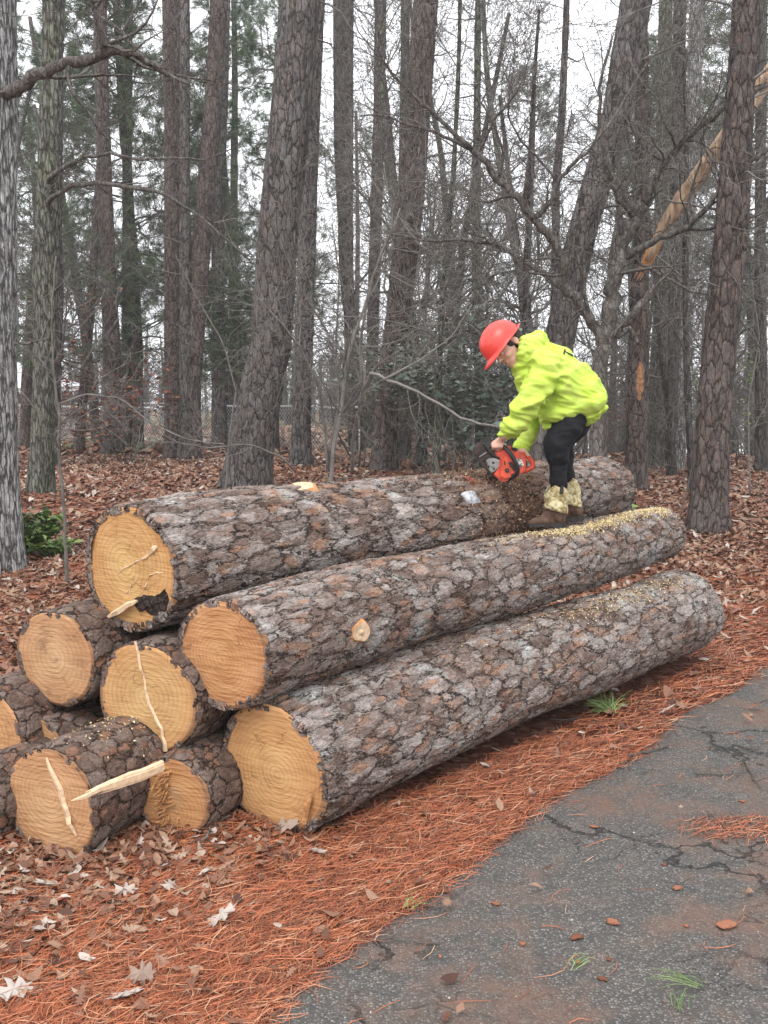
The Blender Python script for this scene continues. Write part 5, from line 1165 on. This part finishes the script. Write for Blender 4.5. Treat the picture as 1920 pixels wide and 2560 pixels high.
he(.088, 0, -.048, .010, .024, .006); he(.085, 0, -.058, .010, .021, .007); he(.06, .04, -.02, .028, .022, .024); he(.06, -.04, -.02, .028, .022, .024)
for sg in (-1, 1):
    he(-.015, .077*sg, -.004, .020, .008, .030); he(-.012, .079*sg, -.026, .010, .007, .012)
neck0 = Cp(770, 470, 0); chain(body, [(h(-.045, 0, -.05), .058), (neck0, .052)])
LSh, LEl, LWr = Cp(890, 580, -.17), Cp(750, 850, -.21), Cp(535, 1120, -.12)
RSh, REl, RWr = Cp(860, 600, .19), Cp(760, 900, .22), Cp(655, 1225, .06)
chain(body, [(neck0, .055), (Cp(900, 560, 0), .085), (Cp(1050, 700, 0), .10), (Cp(1140, 830, 0), .08)], 1.1)
chain(body, [(LSh, .045), (LEl, .042), (LWr, .028)]); chain(body, [(RSh, .055), (REl, .042), (RWr, .028)])
chain(body, [(Cp(900, 570, 0), .05), (LSh, .04)]); chain(body, [(Cp(900, 570, 0), .05), (RSh, .04)])
LHip, LKn, LAn = Cp(1170, 880, -.09), Cp(962, 1185, -.10), Cp(985, 1690, -.03)
RHip, RKn, RAn = Cp(1200, 880, .09), Cp(1010, 1170, .11), Cp(1085, 1650, .16)
for a_, b_, c_ in ((LHip, LKn, LAn), (RHip, RKn, RAn)): chain(body, [(Cp(1130, 850, 0), .07), (a_.lerp(b_, .3), .05), (b_, .045), (c_, .026)])
def Sp(x, y, dy=0.0): return Vector(PY(1160+x/8.295, 1060+y/8.295, Y0-.03+dy))
# left hand closed on the top of the front handle: palm, thumb and four bent fingers
Wl = LWr
chain(body, [(Wl, .026), (Sp(775, 320, -.03), .023)])
KN = [(608, 408), (668, 396), (728, 392), (788, 402)]
for i, (x, y) in enumerate(KN):
    chain(body, [(Sp(790, 300, -.03), .020), (Sp(x, y, -.035), .0135)])
    l_ = (.9, 1.05, 1.0, .85)[i]
    chain(body, [(Sp(x, y, -.037), .0120), (Sp(x-4, y+75*l_, -.050), .0100), (Sp(x, y+118*l_, -.030), .0092), (Sp(x+4, y+122*l_, .0), .0080)])
chain(body, [(Sp(800, 320, .0), .017), (Sp(770, 420, .02), .0125), (Sp(700, 500, .022), .0105), (Sp(655, 520, .006), .009)])
# right hand on the rear handle
chain(body, [(RWr, .028), (Sp(1235, 600, .05), .024)])
for i, (x, y) in enumerate([(1220, 640), (1268, 652), (1312, 672), (1350, 700)]):
    chain(body, [(Sp(1240, 590, .055), .018), (Sp(x, y-20, .052), .0125), (Sp(x-10, y+40, .055), .0100), (Sp(x-8, y+75, .028), .009), (Sp(x-4, y+70, .002), .008)])
chain(body, [(Sp(1250, 580, .03), .016), (Sp(1290, 610, .0), .0115), (Sp(1330, 650, -.016), .0095)])
blob('body', body, .0042, M['skin'], PB, 2, None, OG)
for sg in (-1, 1):
    e = []; e.append((h(.083, .031*sg, .006), (.011, .013, .009), RH, 1)); blob('eye', e, .002, plain('eye', (.5, .45, .42), .3, .5) if sg < 0 else bpy.data.materials['eye'], PB, 0, None, OG)
e = []; [e.append((h(.096-.012*abs(i)/3, .012*i/1.5, .021), (.005, .008, .004), RH, 1)) for i in (-5, -4, -3, -2, 2, 3, 4, 5)]; blob('eyebrows', e, .002, M['hair'], PB, 0, None, OG)
e = []; [e.append((h(.0955-.0022*i*i, .0062*i, -.0525), (.004, .006, .0045), RH, 1)) for i in (-3, -2, -1, 0, 1, 2, 3)]; blob('lips', e, .0015, plain('lips', (.38, .13, .11), .5), PB, 0, None, OG)
hr = []
hr.append((h(-.035, 0, .012), (.084, .082, .085), RH, 1)); hr.append((h(-.05, 0, -.03), (.058, .062, .05), RH, 1))
for sg in (-1, 1): hr.append((h(.018, .066*sg, .02), (.022, .012, .035), RH, 1))
blob('hair', hr, .004, M['hair'], PB, 1, lambda co, no: co+no*(np.array([MN.noise(Vector(c_)*90) for c_ in co])*.003)[:, None], OG)
# hoodie
hd = []
def E(x, y, rpx, dy=0.0, lat=1.0): hd.append((Cp(x, y, dy), (rpx*SC1,)*3, None, lat))
def CH(L_, lat=1.0): chain(hd, [(Cp(x, y, dy), r*SC1) for x, y, dy, r in L_], lat)
CH([(800, 545, 0, 175), (960, 600, 0, 212), (1060, 720, 0, 240), (1110, 790, 0, 248), (1146, 815, 0, 232)], 1.08)
CH([(760, 640, 0, 150), (860, 760, 0, 150), (985, 900, 0, 150), (1060, 880, 0, 160), (1200, 830, 0, 150)], 1.3)
CH([(860, 480, 0, 130), (950, 540, 0, 155), (1010, 600, 0, 175)], 1.25)
CH([(900, 545, -.12, 140), (975, 630, -.11, 160), (1050, 750, -.08, 180)])
CH([(930, 955, 0, 108), (1010, 940, 0, 110)], 1.5)
CH([(930, 935, 0, 108), (1010, 935, 0, 110), (1110, 880, 0, 112), (1215, 845, 0, 118), (1258, 835, 0, 105)], 2.4)
CH([(880, 545, -.13, 150), (880, 600, -.17, 128), (818, 720, -.20, 120), (745, 850, -.215, 116), (665, 965, -.18, 108), (600, 1050, -.14, 92), (572, 1078, -.13, 76)])
CH([(566, 1086, -.13, 64), (535, 1120, -.12, 60)])
CH([(850, 560, .13, 150), (840, 640, .18, 125), (780, 860, .20, 112), (735, 1010, .16, 105), (705, 1130, .10, 92), (692, 1175, .08, 76)])
CH([(690, 1180, .08, 66), (672, 1230, .07, 62), (676, 1268, .065, 56)])
# hood bunched round the neck
for i in range(26):
    a = i/25*2*math.pi; c_ = h(-.065, 0, -.09); ca, sa = math.cos(a), math.sin(a)
    ax1 = (Cp(660, 560)-Cp(800, 340)).normalized()      # front-lower to back-upper across the neck opening
    p_ = Cp(735, 440)+ax1*ca*.095+Vector((0, 1, 0))*sa*.10
    up_ = Vector((.2, 0, .1))*0
    hd.append((p_+up_, (.034+.012*(ca < 0),)*3, None, 1))
CH([(790, 350, -.05, 66), (835, 345, 0, 72), (790, 350, .05, 66)]); CH([(735, 340, -.07, 52), (790, 330, 0, 60), (735, 340, .07, 52)]); CH([(700, 330, -.085, 38), (690, 430, -.10, 40), (655, 540, -.06, 42), (640, 570, 0, 40)])
arm_d = (LWr-LSh).normalized(); tor_d = (Cp(1180, 850)-Cp(820, 450)).normalized()
LA = np.array(LSh); LB = np.array(LWr)
def hdef(co, no):
    d = LB-LA; t_ = np.clip(((co-LA)@d)/(d@d), 0, 1); dist = np.linalg.norm(co-LA-t_[:, None]*d, axis=1); arm = np.clip(1-(dist-.09)/.05, 0, 1)
    d2 = np.array(RWr)-np.array(RSh); t2 = np.clip(((co-np.array(RSh))@d2)/(d2@d2), 0, 1); di2 = np.linalg.norm(co-np.array(RSh)-t2[:, None]*d2, axis=1); arm = np.maximum(arm, np.clip(1-(di2-.09)/.05, 0, 1))
    o = ridged(co, no, arm_d+Vector((.35, 0, .1)), 13, 4.0, .026, arm, 3.1)+ridged(co, no, tor_d+Vector((-.5, 0, .3)), 9.5, 2.0, .021, 1-arm, 7.7)+ridged(co, no, (.3, .2, 1), 30, 7, .011, None, 1.7)
    return co+no*o[:, None]
hood = blob('hoodie', hd, .0065, M['hivis'], PB, 3, hdef, OG)
# ribbed hem and cuffs
hm = []; chain(hm, [(Cp(890, 1050, 0), .026), (Cp(985, 1045, 0), .03), (Cp(1085, 985, 0), .03), (Cp(1240, 962, 0), .03), (Cp(1352, 890, 0), .026)], 4.6)
blob('hem', hm, .006, M['hivis'], PB, 2, lambda co, no: co+no*ridged(co, no, (1, 0, .2), 30, 3, .006)[:, None], OG)
# trousers
pt = []
def PH(L_, lat=1.0): chain(pt, [(Cp(x, y, dy), r*SC1) for x, y, dy, r in L_], lat)
PH([(1140, 850, 0, 120), (1180, 870, 0, 120)], 1.1)
PH([(1150, 900, -.06, 104), (1060, 1040, -.09, 125), (962, 1185, -.10, 106), (970, 1300, -.085, 98), (985, 1430, -.06, 80), (985, 1520, -.045, 74), (978, 1640, -.035, 58)])
PH([(1190, 890, .07, 108), (1105, 1040, .10, 128), (1010, 1170, .11, 108), (1015, 1300, .12, 90), (1040, 1420, .13, 80), (1062, 1520, .14, 68), (1075, 1600, .15, 55)])
blob('trousers', pt, .006, M['black'], PB, 3, lambda co, no: co+no*(ridged(co, no, (.5, 0, .9), 10, 3.5, .016)+ridged(co, no, (-.3, .3, .9), 24, 9, .005))[:, None], OG)
# boots
def boot(shaft, foot, heel, toe, dy, strap):
    sh = []; (x0, y0, r0), (x1, y1, r1), (x2, y2, r2) = shaft
    chain(sh, [(Cp(x1, y1, dy), r1*SC1), (Cp(x2, y2, dy), r2*SC1)]); 
    f_ = []; chain(f_, [(Cp(x2+5, y2+20, dy), r2*SC1*1.02), (Cp(heel[0]-50, heel[1]-62, dy), 62*SC1)]); chain(f_, [(Cp(heel[0]-52, heel[1]-58, dy), 58*SC1), ((Cp(heel[0]-150, heel[1]-50+foot, dy)), 52*SC1), (Cp(toe[0]+90, toe[1]-46, dy), 42*SC1), (Cp(toe[0]+40, toe[1]-32, dy), 30*SC1)], .95)
    chain(f_, [(Cp(x2-10, y2+20, dy), r2*SC1*.95), (Cp(heel[0]-150, heel[1]-70+foot, dy), 52*SC1)], .9)
    b = blob('boot', f_, .005, M['boot'], PB, 3, lambda co, no: co+no*ridged(co, no, (1, 0, .3), 28, 12, .003)[:, None], OG)
    # shaft: open-topped tube with scalloped rim
    V = []; n = 40; rings = 12
    for i in range(rings+1):
        s_ = i/rings; x = x1+(x2-x1)*s_; y = y1+(y2-y1)*s_; r_ = (r1+(r2-r1)*s_)*SC1*(1.05+.04*math.sin(s_*9)); c_ = Cp(x, y, dy)
        for j in range(n):
            a = 2*math.pi*j/n; dz = ((.035*math.cos(2*a+math.pi))*(1-s_))+(.018*math.cos(a)*s_*-1)
            V.append(c_+Vector((math.cos(a)*r_*1.08, math.sin(a)*r_, dz)))
    F_ = [(i*n+j, i*n+(j+1) % n, (i+1)*n+(j+1) % n, (i+1)*n+j) for i in range(rings) for j in range(n)]
    o = mesh('boot_shaft', np.array([tuple(v_) for v_ in V])-np.array(OG), F_, M['shaft'], b); sm_ = o.modifiers.new('t', 'SOLIDIFY'); sm_.thickness = .006
    # sole and heel
    pts = []; n = 30
    for i in range(n):
        s_ = i/(n-1); x = toe[0]-6+(heel[0]+8-toe[0]+6)*s_; w_ = (.024+.022*math.sin(math.pi*min(1, .15+s_*1.1))**.8 if s_ < .5 else .036)*(math.sin(math.pi*min(.5, (s_+.02)*3)))**.5*(1 if s_ < .93 else .75)
        yb = toe[1]+(heel[1]-toe[1])*s_+(-26*math.sin(math.pi*s_)*.0)+foot*.6*math.sin(math.pi*s_); pts.append((x, yb, w_, 26 if s_ < .66 else 52))
    V = []
    for x, yb, w_, th_ in pts:
        for dz, dl in ((yb-24, -w_), (yb-24, w_), (yb+th_-26, w_), (yb+th_-26, -w_)): V.append(Cp(x, dz, dy+dl*1.05))
    F_ = [(i*4+j, i*4+(j+1) % 4, (i+1)*4+(j+1) % 4, (i+1)*4+j) for i in range(n-1) for j in range(4)]+[(3, 2, 1, 0), tuple((n-1)*4+j for j in range(4))]
    o = mesh('sole', np.array([tuple(v_) for v_ in V])-np.array(OG), F_, M['rubber'], b, False)
    if strap:
        V = [Cp(x, y, dy-r1*SC1*1.06-.008) for x, y in ((998, 1535), (1028, 1537), (1022, 1612), (990, 1610))]; V += [v_+Vector((0, .012, 0)) for v_ in V]
        mesh('pull_strap', np.array([tuple(v_) for v_ in V])-np.array(OG), [(0, 1, 2, 3), (7, 6, 5, 4), (0, 4, 5, 1), (1, 5, 6, 2), (2, 6, 7, 3), (3, 7, 4, 0)], M['rubber'], b, False)
    return b
boot(((0, 0, 0), (968, 1570, 84), (962, 1745, 78)), 8, (1040, 1868), (715, 1884), -.03, True)
boot(((0, 0, 0), (1068, 1510, 78), (1085, 1695, 76)), 6, (1182, 1812), (870, 1835), .15, False)
# lettering on the back: a T seen almost edge-on and the line below it, laid on the cloth
from mathutils.bvhtree import BVHTree
bv = BVHTree.FromPolygons([v_.co+Vector(OG) for v_ in hood.data.vertices], [p_.vertices[:] for p_ in hood.data.polygons])
def onhood(x, y):
    d = (Cp(x, y)-Vector((0, 0, H))).normalized(); hit = bv.ray_cast(Vector((0, 0, H)), d)
    return (hit[0]+hit[1]*.003) if hit[0] else None
def paint(polys):
    V = []; F_ = []
    for a_, b_, c_, d_ in polys:
        n = 7; base = len(V); P_ = []
        for i in range(n+1):
            for j in range(n+1):
                s_, t_ = i/n, j/n; x = (a_[0]*(1-s_)+b_[0]*s_)*(1-t_)+(d_[0]*(1-s_)+c_[0]*s_)*t_; y = (a_[1]*(1-s_)+b_[1]*s_)*(1-t_)+(d_[1]*(1-s_)+c_[1]*s_)*t_; P_.append(onhood(x, y))
        if any(q is None for q in P_): P_ = [q if q is not None else next(z for z in P_ if z is not None) for q in P_] if any(q is not None for q in P_) else []
        if not P_: continue
        V += P_; F_ += [(base+i*(n+1)+j, base+(i+1)*(n+1)+j, base+(i+1)*(n+1)+j+1, base+i*(n+1)+j+1) for i in range(n) for j in range(n)]
    if V: mesh('back_print', np.array([tuple(v_) for v_ in V])-np.array(OG), F_, M['printblack'], PB)
M['printblack'] = plain('black_print', (.015, .015, .015), .7)
paint([((1030, 408), (1044, 412), (1034, 456), (1020, 450)), ((1036, 424), (1040, 436), (1100, 470), (1104, 457)), ((1110, 458), (1119, 462), (1115, 474), (1107, 470)), ((1126, 470), (1134, 474), (1130, 484), (1122, 480)), ((1138, 482), (1147, 487), (1143, 497), (1135, 492))])
# hard hat
M['hat'] = plain('red_hat_plastic', (.66, .05, .035), .35, .5, .08, 14, .001)
def hat():
    c0 = h(0.012, 0, .040); V = []; n = 64; A = .132; B = .108; Hh = .118; prof = []
    for i in range(15):
        f = i/14*math.pi/2; prof.append((math.sin(f)**.92, math.cos(f)**.85, 0))
    prof += [(1.01, -.10, 0), (1.02, -.22, .3), (1.03, -.30, 1.0)]
    for s_, hz, br in prof:
        for j in range(n):
            a = 2*math.pi*j/n; ca, sa = math.cos(a), math.sin(a)
            brim = br*(.056*max(ca, 0)**2+.003+.022*max(-ca, 0)**4)
            ridge = .006*(math.exp(-(sa*s_*B/.014)**2)+.8*math.exp(-((abs(sa)*s_*B-.04)/.011)**2))*(1 if s_ < .93 else 0)*math.cos(math.pi/2*s_)**.4 if s_ < 1 else 0
            f_ = ca*(A*s_+brim); l_ = sa*(B*s_+brim*.9); u_ = hz*Hh*(1 if hz > 0 else .35)+ridge-br*.018*max(ca, 0)**2-(.020*math.sin(a)**2*(br > 0))*0+(.012*max(-ca, 0)**2 if hz < 0 else 0)
            V.append(c0+FH*f_+LH*l_+U*u_)
    m_ = len(prof); F_ = [(i*n+j, i*n+(j+1) % n, (i+1)*n+(j+1) % n, (i+1)*n+j) for i in range(m_-1) for j in range(n)]
    o = mesh('hard_hat', np.array([tuple(v_) for v_ in V])-np.array(OG), F_, M['hat'], PB); s2 = o.modifiers.new('t', 'SOLIDIFY'); s2.thickness = .0035; s2.offset = -1
    # oval emblem, front left
    def dome(a, s_):
        f = math.asin(min(1, s_**(1/.92))); return c0+FH*math.cos(a)*A*s_+LH*math.sin(a)*B*s_+U*(math.cos(f)**.85*Hh)
    V = []; n2 = 20
    for q, off in ((1, .0015), (.75, .0035), (0, .0035)):
        for j in range(n2):
            t_ = 2*math.pi*j/n2; p_ = dome(.62+.22*q*math.cos(t_), .90+.065*q*math.sin(t_)); V.append(p_+(p_-c0).normalized()*off)
    F_ = [(i*n2+j, i*n2+(j+1) % n2, (i+1)*n2+(j+1) % n2, (i+1)*n2+j) for i in range(2) for j in range(n2)]
    k = NT('emblem'); v_ = k.coord(); em = k.fin(k.ramp(k.noise(v_, 130, 2), [(.45, (.10, .03, .03)), (.55, (.30, .17, .15))]), .6)
    mesh('emblem', np.array([tuple(v_) for v_ in V])-np.array(OG), F_, em, o)
hat()
# ------------------------------------------------------------------ chainsaw
M['orange'] = plain('orange_saw_plastic', (.58, .075, .035), .45, .45, .35, 22, .001)
M['dkplastic'] = plain('black_saw_plastic', (.018, .017, .017), .5, .4, .3, 30, .001)
M['brownblack'] = plain('grimy_guard', (.045, .032, .028), .7, .3, .5, 30, .003)
M['metal'] = plain('dirty_cast_metal', (.28, .27, .26), .45, .5, .35, 30, .002, .5)
k = NT('caution_sticker'); v = k.coord(); M['label'] = k.fin(k.ramp(k.noise(v, 60, 2), [(.45, (.12, .12, .12)), (.5, (.62, .60, .56)), (.62, (.70, .66, .6)), (.68, (.6, .2, .08))]), .4)
OS = Sp(790, 830); SAW = thing('chainsaw', 'orange chainsaw with black hand guard held into the top log by the worker', 'chainsaw', tuple(OS))
def plate(name, pts, y0, y1, m, parent=SAW, bevel=.004, rg_=None):
    bm = bmesh.new(); vs = [bm.verts.new(Sp(x, y, y0)-OS) for x, y in pts]; f = bm.faces.new(vs); r = bmesh.ops.extrude_face_region(bm, geom=[f])
    for e_ in r['geom']:
        if isinstance(e_, bmesh.types.BMVert): e_.co += Vector((0, y1-y0, 0))
    bmesh.ops.recalc_face_normals(bm, faces=bm.faces)
    if bevel: bmesh.ops.bevel(bm, geom=list(bm.edges), offset=bevel, segments=2, affect='EDGES', clamp_overlap=True)
    me = bpy.data.meshes.new(name); bm.to_mesh(me); bm.free(); me.materials.append(m); return put(bpy.data.objects.new(name, me), parent)
def tube(name, pts, r, m, parent=SAW, sides=12, n=24, flat=1):
    T = Tubes(); P_ = [np.array(Sp(*p_)-OS) for p_ in pts]; D = dens(P_, n, 0)
    for _ in range(3): D = [D[0]]+[(D[i-1]+D[i]*2+D[i+1])/4 for i in range(1, len(D)-1)]+[D[-1]]
    T.add(D, r, sides, .5); return T.build(name, m, parent)
plate('body', [(640, 600), (790, 560), (860, 500), (960, 480), (1030, 540), (1180, 580), (1260, 640), (1290, 800), (1270, 975), (1080, 1110), (930, 1170), (800, 1215), (700, 1130), (620, 1060), (720, 900), (750, 760), (690, 660)], -.045, .055, M['orange'], bevel=.007)
plate('starter_cover', [(800, 720), (900, 640), (1010, 700), (1110, 860), (1130, 990), (1040, 1090), (850, 1150), (740, 1090), (770, 900)], -.066, -.046, M['orange'], bevel=.006)
plate('vent_grille', [(915, 800), (990, 780), (1075, 900), (1085, 960), (1045, 985), (960, 890)], -.070, -.0655, M['brownblack'], bevel=.001)
plate('sticker', [(1085, 730), (1180, 700), (1250, 850), (1150, 915)], -.0475, -.0455, M['label'], bevel=0)
def cap(name, x, y, r, y0, y1, m, n=6):
    return plate(name, [(x+r*math.cos(2*math.pi*i/n+.3), y+r*math.sin(2*math.pi*i/n+.3)) for i in range(n)], y0, y1, m, bevel=.002)
cap('fuel_cap', 895, 965, 48, -.074, -.0665, M['dkplastic']); cap('fuel_cap_centre', 895, 965, 18, -.077, -.0745, M['metal'])
cap('oil_cap', 1010, 1065, 40, -.070, -.0662, M['dkplastic']); plate('choke_lever', [(820, 690), (860, 680), (900, 740), (870, 770), (830, 745)], -.052, -.0452, M['dkplastic'], bevel=.001)
plate('choke_knob', [(830, 770), (860, 770), (862, 850), (832, 850)], -.069, -.0665, M['brownblack'], bevel=.001)
plate('pull_starter_grip', [(880, 455), (960, 450), (985, 490), (900, 510)], -.04, -.015, M['orange'], bevel=.004)
plate('throttle_lockout', [(945, 505), (1000, 490), (1110, 505), (1120, 560), (1060, 590), (960, 560)], -.038, .02, M['dkplastic'], bevel=.004)
tube('rear_handle', [(1230, 620, 0), (1310, 665, 0), (1395, 745, 0), (1438, 845, 0), (1425, 910, 0), (1330, 945, 0), (1230, 985, 0)], .0145, M['orange'])
plate('trigger', [(1265, 790), (1300, 770), (1325, 850), (1290, 875)], -.008, .008, M['dkplastic'], bevel=.002)
tube('front_handle', [(560, 470, .075), (590, 468, .03), (640, 468, -.002), (720, 468, -.002), (810, 455, -.01), (850, 480, -.06), (930, 570, -.09), (1030, 720, -.095), (1105, 860, -.095), (1125, 970, -.09), (1080, 1060, -.07), (980, 1120, -.045), (920, 1150, -.02)], .0125, M['dkplastic'], n=40)
g_ = plate('hand_guard', [(182, 520), (230, 455), (345, 388), (415, 398), (480, 500), (570, 625), (690, 690), (830, 690), (820, 725), (690, 735), (600, 720), (450, 740), (440, 800), (500, 960), (560, 1025), (480, 980), (370, 860), (270, 700), (210, 610)], -.03, .03, M['brownblack'], bevel=.005)
tube('hand_guard_bar', [(400, 395, -.034), (500, 540, -.036), (600, 655, -.036), (720, 710, -.036), (830, 705, -.036)], .006, M['dkplastic'], g_, n=16)
for i in range(3): plate('guard_rib', [(250+i*60, 600+i*75), (420+i*45, 500+i*75), (430+i*45, 520+i*75), (262+i*60, 622+i*75)], -.036, -.0305, M['metal' if i == 1 else 'brownblack'], g_, bevel=.001)
mf = plate('muffler', [(450, 745), (480, 725), (640, 705), (745, 755), (745, 880), (700, 930), (590, 1015), (545, 1000), (490, 860)], -.042, .035, M['metal'], bevel=.006)
for x, y, r in ((607, 805, 26), (510, 885, 24), (620, 930, 20)):
    o = plate('exhaust_port', [(x+r*math.cos(i*.52), y+r*math.sin(i*.52)) for i in range(12)], -.0445, -.0425, M['dkplastic'], mf, bevel=0)
# guide bar and chain: run forward and down into the cut
b0 = Sp(640, 960, .045)-OS; bd = Vector((-.12, .80, -.58)).normalized(); bn = Vector((0, 1, .0)).cross(bd).normalized(); bw = bd.cross(bn).normalized()
def barmesh(name, w_, th, L, m):
    V = []; n = 16; O = [(0, -w_), (0, w_)]+[(L+math.sin(math.pi*i/n)*w_, w_*math.cos(math.pi*i/n)) for i in range(n+1)]
    for s_ in (-th, th): V += [b0+bd*x+bn*y+bw*s_ for x, y in O]
    k_ = len(O); F_ = [tuple(range(k_)), tuple(range(2*k_-1, k_-1, -1))]+[(i, k_+i, k_+(i+1) % k_, (i+1) % k_) for i in range(k_)]
    return mesh(name, [tuple(v_) for v_ in V], F_, m, SAW, False)
barmesh('guide_bar', .032, .0022, .30, M['metal']); barmesh('chain', .037, .0012, .30, M['dkplastic'])

# ------------------------------------------------------------------ damp winter air
def haze():
    x0, x1, y0, y1, z0, z1 = -90, 90, -14, 125, -12.5, 32
    V = [(x, y, z) for x in (x0, x1) for y in (y0, y1) for z in (z0, z1)]; m = bpy.data.materials.new('haze'); m.use_nodes = True; t = m.node_tree; t.nodes.clear()
    o_ = t.nodes.new('ShaderNodeOutputMaterial'); v = t.nodes.new('ShaderNodeVolumePrincipled'); v.inputs['Color'].default_value = (.93, .95, .97, 1); v.inputs['Density'].default_value = .0012; t.links.new(v.outputs[0], o_.inputs['Volume'])
    o = mesh('haze', V, [(0, 1, 3, 2), (4, 6, 7, 5), (0, 4, 5, 1), (2, 3, 7, 6), (0, 2, 6, 4), (1, 5, 7, 3)], m, None, False); o['kind'] = 'stuff'; tag(o, 'pale damp haze filling the woods', 'haze', kind='stuff')
haze()
